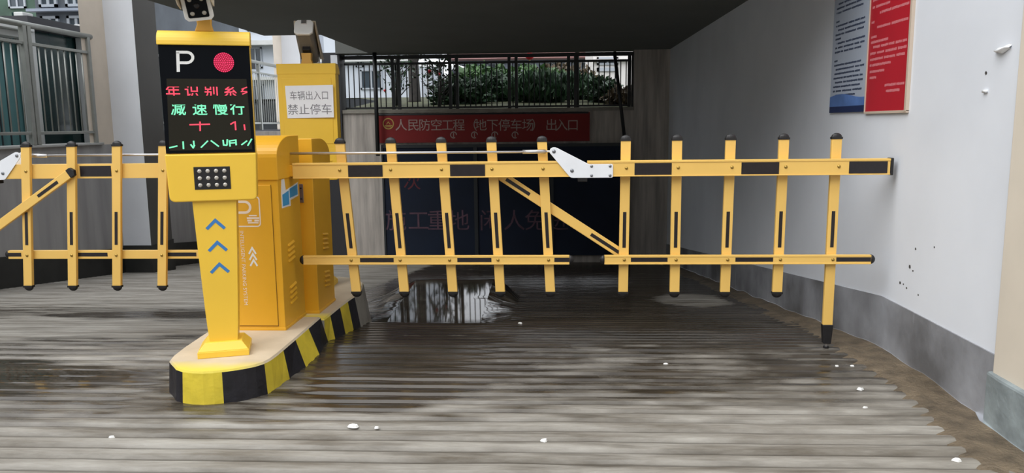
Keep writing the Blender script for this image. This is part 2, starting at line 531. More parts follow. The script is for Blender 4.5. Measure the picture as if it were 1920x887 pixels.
def ribbon(mb, pts, w, fn, closed=False, m=0):
    """one continuous pen line with mitred bends, no overlaps"""
    P_ = [Vector(p) for p in pts]
    n = len(P_)
    vs = []
    for i, p in enumerate(P_):
        a = P_[i - 1] if (i > 0 or closed) else None
        b = P_[(i + 1) % n] if (i < n - 1 or closed) else None
        d0 = (p - a).normalized() if a is not None else None
        d1 = (b - p).normalized() if b is not None else None
        d = ((d0 + d1).normalized() if d0 is not None and d1 is not None else (d0 if d0 is not None else d1))
        nn = Vector((-d.y, d.x))
        k = 1.0
        if d0 is not None and d1 is not None:
            k = 1.0 / max(0.5, nn.dot(Vector((-d0.y, d0.x))))
        vs += [fn(*(p - nn * w / 2 * k)), fn(*(p + nn * w / 2 * k))]
    fs = [(2 * i, 2 * ((i + 1) % n), 2 * ((i + 1) % n) + 1, 2 * i + 1) for i in range(n if closed else n - 1)]
    return mb.add(vs, fs, m)


# ------------------------------------------------------------------ the setting
WR, WL, YB = 1.90, -5.97, 12.70          # right wall, left wall, back wall
CZ = 2.46                                # underside of the slab


def ground(y):
    return -0.12 * max(0.0, y - 4.42)


def smooth(a, b, t):
    t = min(1, max(0, (t - a) / (b - a)))
    return t * t * (3 - 2 * t)


def blob(x, y, cx, cy, rx, ry):
    d = math.hypot((x - cx) / rx, (y - cy) / ry)
    return 1 - smooth(0.75, 1.15, d + 0.25 * noise.noise(Vector((x * 1.7, y * 2.3, 3.1))))


def wetness(x, y):
    w = 0.16 + 0.40 * smooth(2.95, 3.6, y)
    w += 0.55 * smooth(4.0, 4.8, y) * smooth(-2.1, -1.6, x)
    w = max(w, blob(x, y, -4.2, 3.75, 2.4, 0.42))
    w = max(w, 0.9 * blob(x, y, -0.75, 4.2, 0.75, 0.9))
    if x < -1.9:
        w = min(w, 1.0 - 0.95 * blob(x, y, -4.2, 5.05, 2.6, 0.50))
        w = max(w, 0.95 * blob(x, y, -2.9, 5.75, 1.35, 0.25))
        w *= 1 - 0.85 * smooth(6.0, 6.5, y)  # sky sheen on the far left lane put in as paler concrete
    w = min(w, 1.0 - 0.9 * blob(x, y, 1.25, 6.9, 0.35, 0.55))
    w += 0.30 * noise.noise(Vector((x * 0.55, y * 1.9, 0.3)))
    return min(1, max(0, w))


def pooled(x, y):
    p = blob(x, y, -4.3, 3.78, 2.3, 0.36)
    p = max(p, blob(x, y, -0.85, 4.5, 0.55, 0.7) * 0.8)
    p = max(p, 0.75 * smooth(5.0, 5.8, y))
    p = max(p, 0.88 * (1 - smooth(-2.2, -1.95, x)) * smooth(4.2, 4.6, y))
    p = max(p, 0.85 * smooth(-2.10, -1.98, x) * (1 - smooth(-1.33, -1.18, x)) * smooth(3.2, 3.36, y) * (1 - smooth(5.8, 6.1, y)))
    return min(1, p)


def mirror_rise(x, y):
    """weight of a wet rise added behind the barrier to mirror the opening"""
    e = 0.12 * noise.noise(Vector((x * 2.1, y * 2.4, 9.1)))
    return smooth(-1.62, -1.30, x + e) * (1 - smooth(-0.50, -0.30, x + e)) * smooth(5.35, 5.6, y + e) * (1 - smooth(7.05, 7.25, y + e))


def make_floor():
    xs = [WL + (1.74 - WL) * i / 64 for i in range(65)]
    rows = [(-8.0, 0, 0), (0.6, 0, 0)]
    y = 0.7
    period = 0.107
    while y < YB - 0.2:
        rows += [(y, 1, 0.3), (y + 0.012, 0, 0.0), (y + 0.040, -0.15, 0), (y + 0.066, 0, 0.0), (y + 0.078, 1, 0.35), (y + 0.094, 1, 1.0)]
        y += period
    rows.append((YB + 0.2, 0, 0))
    vs, wet, grv, pool = [], [], [], []
    for j, (yy, g, gd) in enumerate(rows):
        for i, x in enumerate(xs):
            jit = 0.010 * noise.noise(Vector((x * 0.9, yy * 1.1, 7.7)))
            jx = 0.006 * noise.noise(Vector((x * 6, yy * 9, 1.7)))
            yv = yy + (jit + jx if 0 < j < len(rows) - 1 and yy > 0.65 else 0)
            p = pooled(x, yv)
            depth = 0.012 * (1 - 0.93 * p)
            hp = mirror_rise(x, yv)
            p = max(p, hp)
            depth *= 1 - hp
            z0 = ground(yv)
            z0 += (-0.205 + 0.040 * (yv - 5.5) - z0) * hp  # tilts the ramp here so the wet patch reflects the long opening
            z = z0 - depth * g + 0.0025 * (1 - p) * noise.noise(Vector((x * 3, yv * 6, 2.2)))
            pool.append(max(hp, blob(x, yv, -4.3, 3.78, 2.3, 0.36)))
            vs.append((x, yv, z))
            wet.append(wetness(x, yv))
            grv.append(gd * (1 - 0.85 * p))
    n = len(xs)
    fs = [(j * n + i, j * n + i + 1, (j + 1) * n + i + 1, (j + 1) * n + i) for j in range(len(rows) - 1) for i in range(n - 1)]
    mb = MB().add(vs, fs)
    o = mb.build('floor', M['floor'])
    for nm, data in (('wet', wet), ('groove', grv), ('pool', pool)):
        at = o.data.attributes.new(nm, 'FLOAT', 'POINT')
        at.data.foreach_set('value', data)
    return struct(o, 'grooved wet concrete ramp running down into the car park', 'floor')


make_floor()

# grit strip along the foot of the right wall
vs, fs = [], []
ny, nx = 120, 7
for j in range(ny + 1):
    y = -2.0 + (YB + 2.0) * j / ny
    for i in range(nx + 1):
        t = i / nx
        edge = 1.60 + 0.06 * noise.noise(Vector((0, y * 1.5, 0))) + 0.03 * noise.noise(Vector((3, y * 7, 0)))
        x = edge + (WR - (0.009 if y > 3.3 else 0.057) - edge) * t
        hgt = -0.022 + (0.030 + 0.02 * noise.noise(Vector((t * 4, y * 3, 5)))) * math.sin(min(1, t * 2.2) * math.pi / 2)
        vs.append((x, y, ground(y) + hgt))
for j in range(ny):
    for i in range(nx):
        a = j * (nx + 1) + i
        fs.append((a, a + 1, a + nx + 2, a + nx + 1))
o = MB().add(vs, fs).build('grit_strip', M['dirt'], smooth=True)
tag(o, 'strip of wet brown grit along the foot of the white wall', 'grit', kind='stuff')


def sloped_wall(x0, x1, y0, y1, zt0, zt1, drop=0.25, segs=1):
    """wall slab between y0 and y1 whose foot follows the ramp"""
    mb = MB()
    ys = [y0] + [y for y in (4.42,) if y0 < y < y1] + [y1]
    for a, b in zip(ys[:-1], ys[1:]):
        ta, tb = (zt0(a), zt0(b)) if callable(zt0) else (zt0, zt0)
        mb.hexa([(x0, a, ground(a) - drop), (x1, a, ground(a) - drop), (x1, b, ground(b) - drop), (x0, b, ground(b) - drop)],
                [(x0, a, ta), (x1, a, ta), (x1, b, tb), (x0, b, tb)])
    return mb


struct(sloped_wall(WR, WR + 0.25, 3.25, YB + 0.25, CZ, 0).build('wall_right', M['wall']), 'white emulsion wall with a chipped grubby surface', 'wall')
struct(sloped_wall(WR - 0.008, WR + 0.05, 3.25, YB, lambda y: ground(y) + 0.30, 0).build('baseboard_right', M['skirt']), 'damp grey cement skirting below the white wall', 'skirting')
# cream pilaster at the mouth of the passage, with its own plinth
o = MB().prism([(WR - 0.03, 3.25), (WR + 0.3, 3.25), (WR + 0.3, 1.2), (WR - 0.03, 1.2)], 'z', -0.1, 5.0).build('wall_front', M['pilaster'], bevel=0.008)
struct(o, 'cream pilaster at the right edge beside the white wall', 'pilaster')
o = MB().prism([(WR - 0.055, 3.16), (WR - 0.045, 3.27), (WR + 0.1, 3.27), (WR + 0.1, 1.2), (WR - 0.055, 1.2)], 'z', -0.1, 0.235).build('baseboard_front', M['plinth'], bevel=0.012)
struct(o, 'blue grey cement plinth under the cream pilaster', 'plinth')

# slab overhead, and an unseen storey added above it to block sky
SF = 4.62
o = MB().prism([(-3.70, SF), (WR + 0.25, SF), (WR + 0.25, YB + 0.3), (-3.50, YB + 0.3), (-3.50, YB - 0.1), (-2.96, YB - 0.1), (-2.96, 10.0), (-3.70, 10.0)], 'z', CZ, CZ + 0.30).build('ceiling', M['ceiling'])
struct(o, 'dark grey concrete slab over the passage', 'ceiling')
o = MB().prism([(-3.70, SF), (9.0, SF), (9.0, YB + 0.3), (-2.96, YB + 0.3), (-2.96, 10.0), (-3.70, 10.0)], 'z', CZ + 0.30, 4.6).build('sky_block_upper', M['blocker'])
struct(o, 'unseen storey added above the passage to block sky', 'wall')

# back wall with the long opening above it
OX0, OX1, OZ0 = -3.45, 1.335, 1.545
mb = MB()
mb.box(OX0, OX1, YB, YB + 0.25, -1.4, OZ0)
mb.box(OX1, WR + 0.02, YB, YB + 0.25, -1.4, CZ)
mb.box(WL - 0.3, OX0 - 0.29, YB, YB + 0.25, -1.4, 1.22)
struct(mb.build('wall_back', M['wall_back']), 'cement back wall streaked with water stains under the long opening', 'wall')
struct(MB().box(OX0 - 0.29, OX0, YB - 0.06, YB + 0.28, -1.4, CZ + 0.02).build('trim_1', M['roof_dark']), 'dark jamb at the left end of the long opening', 'jamb')
struct(MB().box(OX0 - 0.14, OX0 - 0.03, YB - 0.075, YB - 0.05, OZ0 + 0.1, CZ - 0.02).build('trim_2', M['pillar_grey']), 'pale strip on the dark jamb', 'jamb')
struct(MB().box(OX0, OX1, YB - 0.03, YB + 0.28, OZ0 - 0.045, OZ0 + 0.012).build('trim_3', M['curb_concrete']), 'concrete sill of the long opening', 'sill')

# left retaining wall, skirting, coping
struct(sloped_wall(WL - 0.3, WL, 2.0, 24.0, 1.085, 0, drop=0.4).build('wall_left', M['left_wall']), 'grey stained retaining wall left of the ramp', 'wall')
struct(sloped_wall(WL - 0.05, WL + 0.012, 2.0, 10.3, lambda y: ground(y) + 0.35, 0).build('baseboard_left', M['left_skirt']), 'black damp skirting along the left retaining wall', 'skirting')
struct(MB().box(WL - 0.02, -5.563, 10.285, 10.92, -1.2, -0.32).build('baseboard_pillar', M['left_skirt']), 'black damp skirting round the foot of the pillar', 'skirting')
struct(sloped_wall(WL - 0.05, WL + 0.012, 10.92, YB, lambda y: ground(y) + 0.37, 0).build('baseboard_rear', M['left_skirt']), 'black damp skirting behind the pillar', 'skirting')
struct(MB().box(WL - 0.33, WL + 0.03, 2.0, 10.0, 1.085, 1.115).build('trim_4', M['coping'], bevel=0.006), 'pale coping on the left retaining wall', 'coping')
struct(MB().box(WL - 0.33, WL + 0.03, 10.95, 24.0, 1.085, 1.235).build('trim_5', M['roof_dark']), 'dark coping on the far part of the left wall', 'coping')


def pillar(dy, name, z0, label):
    mb = MB()
    pl = [(WL, 9.73 + dy), (WL - 0.012, 10.3 + dy), (-5.575, 10.3 + dy), (-5.575, 10.9 + dy), (-6.35, 10.9 + dy)]
    n = len(pl)
    vs = [(a, b, z0) for a, b in pl] + [(a, b, 7.5) for a, b in pl]
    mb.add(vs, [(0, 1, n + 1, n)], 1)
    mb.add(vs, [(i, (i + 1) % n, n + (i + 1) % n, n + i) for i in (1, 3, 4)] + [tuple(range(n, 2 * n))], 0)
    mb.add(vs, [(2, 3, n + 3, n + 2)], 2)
    o = mb.build(name, [M['pillar_grey'], M['pillar_beige'], M['pillar_shade']])
    bm = bmesh.new(); bm.from_mesh(o.data); bmesh.ops.remove_doubles(bm, verts=bm.verts, dist=1e-4); bmesh.ops.recalc_face_normals(bm, faces=bm.faces); bm.to_mesh(o.data); bm.free()
    return struct(o, label, 'pillar')


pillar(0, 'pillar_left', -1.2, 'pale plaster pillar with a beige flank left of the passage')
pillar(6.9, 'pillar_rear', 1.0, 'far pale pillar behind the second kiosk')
# upper outdoor ground beyond the walls
gv = [(WL - 0.2, 1.05), (-40, 1.05)]
prof = [(YB + 0.2, 1.50), (13.6, 1.62), (16.0, 1.80), (18.0, 1.94), (24.0, 2.15), (30.0, 2.34), (70.0, 2.5)]
vs, fs = [], []
gx = [-3.45 + (60) * i / 40 for i in range(41)]
gx = [-3.60, -3.0, -2.4, -1.8, -1.2, -0.6, 0, 0.6, 1.2, 1.8, 2.6, 4, 7, 12, 25]
for y, z in prof:
    for x in gx:
        xx = x if x > -3.5 else x - max(0, y - 17) * 0.9
        vs.append((xx, y, z + (0.05 * noise.noise(Vector((x, y, 1))) if y > 13 else 0)))
n = len(gx)
fs = [(j * n + i, j * n + i + 1, (j + 1) * n + i + 1, (j + 1) * n + i) for j in range(len(prof) - 1) for i in range(n - 1)]
struct(MB().add(vs, fs).build('garden_floor', M['grass'], smooth=True), 'rough grass bank outside the long opening', 'lawn')
struct(MB().box(-60, WL - 0.3, -4, 80, 0.85, 1.0).build('yard_floor', M['curb_concrete']), 'paved yard beyond the left wall', 'yard')
struct(MB().box(-9.0, -3.9, 24.0, 80, 0.7, 1.0).build('street_floor', M['curb_concrete']), 'street beyond the ramp', 'street')

# out of view round the approach: walls added to keep low sky out
struct(MB().box(-30, 14, -16.5, -16.0, -0.2, 9.0).build('sky_block_street', M['blocker']), 'unseen wall added behind to block low sky', 'wall')
struct(MB().box(-18, -12.5, -16, 12, -0.2, 9.0).build('sky_block_row', M['blocker']), 'unseen block added on the left to cut sky light', 'wall')
struct(MB().box(WR + 0.1, WR + 0.4, -7.0, 1.2, -0.2, 4.5).build('sky_block_side', M['blocker']), 'unseen side wall added to block light from the right', 'wall')
struct(MB().box(-30, 14, -16.0, -7.9, -0.2, -0.01).build('street_near_floor', M['curb_concrete']), 'street surface', 'street')

# scars in the white wall
fl = MB()
c = on_x(1883, 90, WR)
vs, fs = [], []
for i in range(7):
    t = i / 6
    yy = c.y - 0.055 + 0.11 * t
    zz = c.z + 0.004 * math.sin(t * 9) - 0.01 * t
    hw = 0.011 * math.sin(math.pi * min(1, 0.12 + t * 0.8)) + 0.003
    vs += [(WR - 0.001, yy, zz + hw), (WR - 0.012 - 0.020 * math.sin(math.pi * t), yy, zz - hw * 0.3), (WR - 0.003, yy, zz - hw)]
for i in range(6):
    for k in range(2):
        fs.append((i * 3 + k, i * 3 + k + 1, i * 3 + k + 4, i * 3 + k + 3))
fl.add(vs, fs)
c2 = on_x(1850, 170, WR)
fl.box(WR - 0.010, WR + 0.001, c2.y - 0.012, c2.y + 0.020, c2.z - 0.008, c2.z + 0.004)
wallr = bpy.data.objects['wall_right']
fl.build('paint_flake', M['flake'], wallr, smooth=True)
hm = MB()
random.seed(3)
for px, py, r in ((1706, 500, .011), (1688, 530, .008), (1700, 540, .006), (1717, 467, .006), (1752, 464, .005), (1722, 553, .005), (1886, 487, .006), (1849, 137, .008), (1712, 508, .006), (1694, 533, .005)):
    p = on_x(px, py, WR)
    pts = [(p.y + r * (0.7 + 0.6 * random.random()) * math.cos(a * math.pi / 4), p.z + r * (0.7 + 0.6 * random.random()) * math.sin(a * math.pi / 4)) for a in range(8)]
    hm.prism(pts, 'x', WR - 0.0015, WR + 0.002)
hm.build('drill_hole', M['hole'], wallr)

# ------------------------------------------------------------------ boom barriers
POSTS = (0.273, 0.566, 0.856, 1.142, 1.430, 1.895, 2.182, 2.477, 2.770, 3.058)
SHIFT = (0.055, 0.047, 0.044, 0.036, 0.040, -0.006, 0.002, -0.006, -0.004, 0.0)


def make_boom(name, loc, rz, label, lean=None, slide=0.0, root=0.0235):
    t = tag(empty(name, loc, rz), label, 'barrier', 'folding fence booms')
    Zt, Zb, Lt, Lb = 1.092, 1.003, 0.552, 0.500
    # upper rail in two hinged lengths
    for a, b in ((0.0, 1.625), (1.678, 3.335)):
        mb = MB()
        mb.box(a, b, -0.046, 0.0, Zb, Zt)
        mb.box(a, b, -0.049, -0.046, Zt - 0.012, Zt)
        mb.box(a, b, -0.049, -0.046, Zb, Zb + 0.006)
        r = mb.build('upper_rail', M['boom'], t, bevel=0.003)
        for s0, s1 in ((0.322, 0.520), (0.905, 1.103), (1.940, 2.145), (2.528, 2.733), (3.112, 3.318)):
            if a < s0 < b:
                MB().box(s0, s1, -0.0485, -0.046, Zb + 0.009, Zt - 0.015).box(s0, s1, 0.0, 0.0015, Zb + 0.012, Zt - 0.012).build('black_sticker', M['sticker_black'], r)
        if b > 3:
            MB().box(b - 0.002, b + 0.016, -0.050, 0.003, Zb - 0.003, Zt + 0.003).build('end_cap', M['black'], r, bevel=0.004)
    MB().box(1.625, 1.678, -0.040, -0.004, Zb - 0.028, Zb + 0.05).build('hinge_block', M['black'], t, bevel=0.003)
    MB().box(-root, 0.03, -0.040, -0.004, Zb + 0.012, Zt - 0.012).build('mounting_arm', M['cabinet'], t, bevel=0.003)
    # lower rail in two lengths
    for a, b in ((0.03, 1.578), (1.778, 3.268)):
        dx = slide if b < 2 else 0.0
        a, b = a + dx, b + dx
        mb = MB().box(a, b, -0.026, -0.001, Lb, Lt)
        mb.box(a, b, -0.028, -0.026, Lt - 0.010, Lt).box(a, b, -0.028, -0.026, Lb, Lb + 0.008)
        r = mb.build('lower_rail', M['boom'], t, bevel=0.002)
        for s0, s1 in ((0.365, 0.562), (0.933, 1.130), (1.492, 1.577), (1.928, 2.135), (2.516, 2.726), (3.076, 3.266)):
            if a < s0 + dx < b and (s0 < 1.6) == (b < 2):
                s0, s1 = s0 + dx, s1 + dx
                MB().box(s0, s1, -0.0272, -0.026, Lb + 0.015, Lt - 0.013).box(s0, s1, -0.001, 0.0, Lb + 0.015, Lt - 0.013).build('black_sticker', M['sticker_black'], r)
        for e, s in ((a, -1), (b, 1)):
            MB().dome((e, -0.0135, (Lb + Lt) / 2), (s, 0, 0), (0.028, 0.016), 0.026, 12, 4).build('end_cap', M['black'], r, smooth=True)
    # pickets
    for k, (u, s) in enumerate(zip(POSTS, SHIFT)):
        long = k == 9
        zt = 1.205
        zb = 0.135 if long else 0.328
        if lean is not None and k < 5:
            s = lean
        sh = s * ((1.05 - zb) / 0.74)
        ub, ut = u + sh, u - s * 0.15
        hw = 0.0275

        def at(z):
            return ut + (ub - ut) * (zt - z) / (zt - zb)

        p = MB().hexa([(ub - hw, 0.002, zb), (ub + hw, 0.002, zb), (ub + hw, 0.026, zb), (ub - hw, 0.026, zb)],
                      [(ut - hw, 0.002, zt), (ut + hw, 0.002, zt), (ut + hw, 0.026, zt), (ut - hw, 0.026, zt)]).build('picket', M['boom'], t, bevel=0.003)
        z0, z1 = 0.592, 0.798
        for ya, yb in ((0.0008, 0.002), (0.026, 0.0272)):
            MB().hexa([(at(z0) - .0095, ya, z0), (at(z0) + .0095, ya, z0), (at(z0) + .0095, yb, z0), (at(z0) - .0095, yb, z0)],
                      [(at(z1) - .0095, ya, z1), (at(z1) + .0095, ya, z1), (at(z1) + .0095, yb, z1), (at(z1) - .0095, yb, z1)]).build('black_sticker', M['sticker_black'], p)
        mb = MB().box(ut - hw - .002, ut + hw + .002, -0.001, 0.029, zt - 0.006, zt + 0.006)
        mb.dome((ut, 0.014, zt + 0.006), (0, 0, 1), (hw + .002, 0.015), 0.022, 14, 4)
        mb.build('tip_cap', M['black'], p, smooth=False)
        if long:
            mb = MB().hexa([(ub - .021, -.006, .03), (ub + .021, -.006, .03), (ub + .021, .034, .03), (ub - .021, .034, .03)],
                           [(ub - .031, -.003, .142), (ub + .031, -.003, .142), (ub + .031, .031, .142), (ub - .031, .031, .142)])
            mb.build('foot_boot', M['black'], p, bevel=0.004)
            MB().tube([(ub, .014, .035), (ub, .014, .010)], .007, 10).build('foot_bolt', M['steel'], p)
            MB().tube([(ub, .014, .012), (ub, .014, -.001)], .016, 12).build('foot_pad', M['black'], p)
        else:
            mb = MB().box(ub - hw - .002, ub + hw + .002, -0.001, 0.029, zb - 0.006, zb + 0.006)
            mb.dome((ub, 0.014, zb - 0.006), (0, 0, -1), (hw + .002, 0.015), 0.024, 14, 4)
            mb.build('tip_cap', M['black'], p)
        for z, yf, yr in ((1.050, -0.0465, 0.026), (0.526, -0.0265, 0.026)):
            uu = at(z) if z < 1 else u
            mb = MB().dome((uu, yf, z), (0, -1, 0), 0.0095, 0.006, 10, 3)
            mb.dome((uu, yr, z), (0, 1, 0), 0.0095, 0.006, 10, 3)
            mb.build('bolt', M['bolt'], p, smooth=True)
    # brace behind the pickets
    p0, p1 = Vector((1.19, 1.005)), Vector((1.865, 0.560))
    d = (p1 - p0).normalized()
    n2 = Vector((-d.y, d.x)) * 0.027
    q = lambda v, y: (v.x, y, v.y)
    a0, a1 = p0 - d * 0.05, p1 + d * 0.01
    b = MB().hexa([q(a0 - n2, .028), q(a1 - n2, .028), q(a1 + n2, .028), q(a0 + n2, .028)], [q(a0 - n2, .052), q(a1 - n2, .052), q(a1 + n2, .052), q(a0 + n2, .052)]).build('brace', M['boom'], t, bevel=0.003)
    for f0, f1 in ((0.04, 0.24), (0.76, 1.0)):
        s0, s1 = p0.lerp(p1, f0), p0.lerp(p1, f1)
        h = n2 * 0.36
        MB().hexa([q(s0 - h, .0268), q(s1 - h, .0268), q(s1 + h, .0268), q(s0 + h, .0268)], [q(s0 - h, .0532), q(s1 - h, .0532), q(s1 + h, .0532), q(s0 + h, .0532)]).build('black_sticker', M['sticker_black'], b)
    e0 = p0 - d * 0.05
    hexp = [e0 + n2 * 1.05, e0 + n2 * 1.05 - d * 0.03, e0 - d * 0.045, e0 - n2 * 1.05 - d * 0.03, e0 - n2 * 1.05]
    MB().prism([(v.x, v.y) for v in hexp], 'y', 0.027, 0.053).build('end_cap', M['black'], b, bevel=0.003)
    # linkage: white crank plates either side of the rail and the pull rod
    for ya, yb, yh in ((-0.054, -0.050, -1), (0.003, 0.007, 1)):
        pl = [(1.467, 1.148), (1.472, 1.160), (1.484, 1.167), (1.497, 1.168), (1.509, 1.164), (1.673, 1.079), (1.690, 1.074), (1.815, 1.074), (1.820, 1.068), (1.820, 1.003), (1.815, 0.998), (1.598, 0.998), (1.586, 1.000), (1.576, 1.007), (1.468, 1.138)]
        c = MB().prism(pl, 'y', ya, yb).build('crank_plate', M['white_plate'], t, bevel=0.001)
        yo = ya if yh < 0 else yb
        mb = MB()
        for x, z, r in ((1.491, 1.146, .011), (1.592, 1.038, .011), (1.701, 1.062, .0085), (1.804, 1.062, .0085), (1.701, 1.010, .0085), (1.804, 1.010, .0085)):
            mb.dome((x, yo, z), (0, yh, 0), r, 0.005, 10, 3)
        mb.build('bolt', M['dark_bolt'], c, smooth=True)
    rd = MB().tube([(-0.015, -0.022, 1.146), (1.33, -0.022, 1.144)], 0.0075, 12).tube([(1.44, -0.022, 1.145), (1.505, -0.022, 1.146)], 0.006, 10)
    rod = rd.build('pull_rod', M['steel'], t, smooth=True)
    MB().tube([(1.315, -0.022, 1.144), (1.445, -0.022, 1.145)], 0.012, 12).build('rod_sleeve', M['steel'], rod, smooth=True)
    return t


make_boom('fence_boom', (-1.478, 4.370, 0), 0, 'long yellow fence boom closing the right lane in front of the white wall')
make_boom('fence_boom', (-1.800, 4.600, -0.008), math.pi, 'yellow fence boom reaching left across the left lane, seen from its back', 0.066, 0.042, 0.032)


# ------------------------------------------------------------------ gate cabinets
def make_cabinet(loc, rz, label, front_print):
    """origin at the foot, front towards -y; 0.31 wide, 0.36 deep, 1.08 high"""
    t = tag(empty('gate_cabinet', loc, rz), label, 'gate cabinet', 'barrier drive cabinets')
    w, d, hb = 0.152, 0.18, 0.855
    MB().box(-w, w, -d, d, 0.0, hb).build('body', M['cabinet'], t, bevel=0.004)
    # hood with a broad rounded shoulder
    prof = [(-d - .008, hb - .004), (-d - .010, hb + .12)]
    for k in range(1, 11):
        a = math.pi / 2 * k / 10
        prof.append((-d - .010 + 0.23 * (1 - math.cos(a)), hb + .12 + 0.115 * math.sin(a)))
    prof += [(d + .006, hb + .235), (d + .006, hb - .004)]
    MB().prism(prof, 'x', -w - .006, w + .006).build('hood', M['cabinet'], t, bevel=0.004)
    # recessed door on the front
    dr = MB().box(-w + .012, w - .040, -d - .006, -d + .002, 0.03, hb - .03).build('door', M['cabinet'], t, bevel=0.003)
    MB().box(w - .040, w - .0375, -d - .0015, -d + .001, 0.03, hb - .03).box(-w + .012, w - .0375, -d - .0015, -d + .001, 0.0265, 0.03).build('door_seam', M['seam'], t)
    MB().box(-w - .004, w + .004, -d - .004, d + .004, 0.0, 0.018).build('foot_flange', M['cabinet'], t, bevel=0.003)
    for s in (-1, 1):
        for z0 in (0.130, 0.375):
            for k in range(4):
                z = z0 + 0.030 * k
                x0 = s * w
                mb = MB()
                mb.hexa([(x0, -.075, z), (x0, .030, z + .012), (x0, .030, z + .024), (x0, -.075, z + .012)],
                        [(x0 + s * .008, -.075, z), (x0 + s * .008, .030, z + .012), (x0 + s * .001, .030, z + .024), (x0 + s * .001, -.075, z + .012)])
                mb.build('louvre', M['cabinet'], t, bevel=0.001)
    # service side: lock plate on the back
    lk = MB().box(-.012, .016, d, d + .004, 0.70, 0.815).build('lock_plate', M['dark_bolt'], t, bevel=0.002)
    lk.location.x = -0.078
    MB().dome((0.002, d + .004, 0.725), (0, 1, 0), 0.006, 0.004, 10, 3).dome((0.002, d + .004, 0.79), (0, 1, 0), 0.006, 0.004, 10, 3).build('lock_barrel', M['black'], lk, smooth=True)
    if front_print:
        y = -d - .0068
        fn = lambda a, b: (a, y, b)
        # rounded square with P and a small car
        ln = MB()
        cx, cz, hs, r = -0.037, 0.678, 0.082, 0.018
        pts = []
        for qx, qz, a0 in ((1, 1, 0), (-1, 1, 90), (-1, -1, 180), (1, -1, 270)):
            for k in range(6):
                a = R(a0 + 18 * k)
                pts.append((cx + qx * (hs - r) + r * math.cos(a), cz + qz * (hs - r) + r * math.sin(a)))
        ribbon(ln, pts, 0.007, fn, True)
        px0 = cx - 0.052
        stroke(ln, (px0 - .0145, cz - .054), (px0 - .0145, cz + .055), .014, fn)
        arc = [(px0 - .007, cz + .055), (px0 + .052, cz + .055)] + [(px0 + .052 + .030 * math.sin(R(a)), cz + .025 + .030 * math.cos(R(a))) for a in range(15, 181, 15)] + [(px0 - .007, cz - .005)]
        ribbon(ln, arc, .014, fn)
        kx, kz = cx + .042, cz - .044
        stroke(ln, (kx - .018, kz + .022), (kx + .018, kz + .022), .008, fn)
        stroke(ln, (kx - .030, kz + .008), (kx + .030, kz + .008), .010, fn)
        stroke(ln, (kx - .028, kz - .006), (kx - .012, kz - .006), .010, fn)
        stroke(ln, (kx + .012, kz - .006), (kx + .028, kz - .006), .010, fn)
        stroke(ln, (kx - .026, kz - .018), (kx + .026, kz - .018), .008, fn)
        ln.build('parking_print', M['pink_white_ink'], dr)
        ch = MB()
        for k in range(3):
            z = 0.475 - 0.034 * k
            ribbon(ch, [(-.030 + .002 * k, z - .034), (-.010 + .002 * k, z), (.010 + .002 * k, z - .034)], .010, fn)
        ch.build('arrow_print', M['white_ink'], dr)
        tx = MB()
        put_glyphs(tx, 'INTELLIGENT PARKING SYSTEM', 0.030, lambda a, b: (-.074 + b, y, 0.360 - a))
        tx.build('lettering', M['pink_white_ink'], dr)
        # blue sticker on the side
        sx = w + .0012
        st = MB().prism([(-.135, .690), (-.135, .775), (-.120, .850), (-.075, .852), (-.060, .785), (.150, .815), (.150, .735), (.010, .722), (.010, .690)], 'x', w, sx).build('sticker', M['white_ink'], t)
        MB().prism([(.000, .735), (.000, .788), (.138, .804), (.138, .744)], 'x', sx, sx + .0008).prism([(-.120, .700), (-.120, .765), (-.015, .780), (-.015, .700)], 'x', sx, sx + .0008).build('sticker_print', M['cyan_ink'], st)
    return t


make_cabinet((-1.655, 4.325, 0.158), 0, 'near orange-yellow gate cabinet with parking print, right behind the display kiosk', True)
make_cabinet((-1.612, 4.812, 0.135), math.pi, 'far orange-yellow gate cabinet half hidden behind the near cabinet, lock plate showing', False)


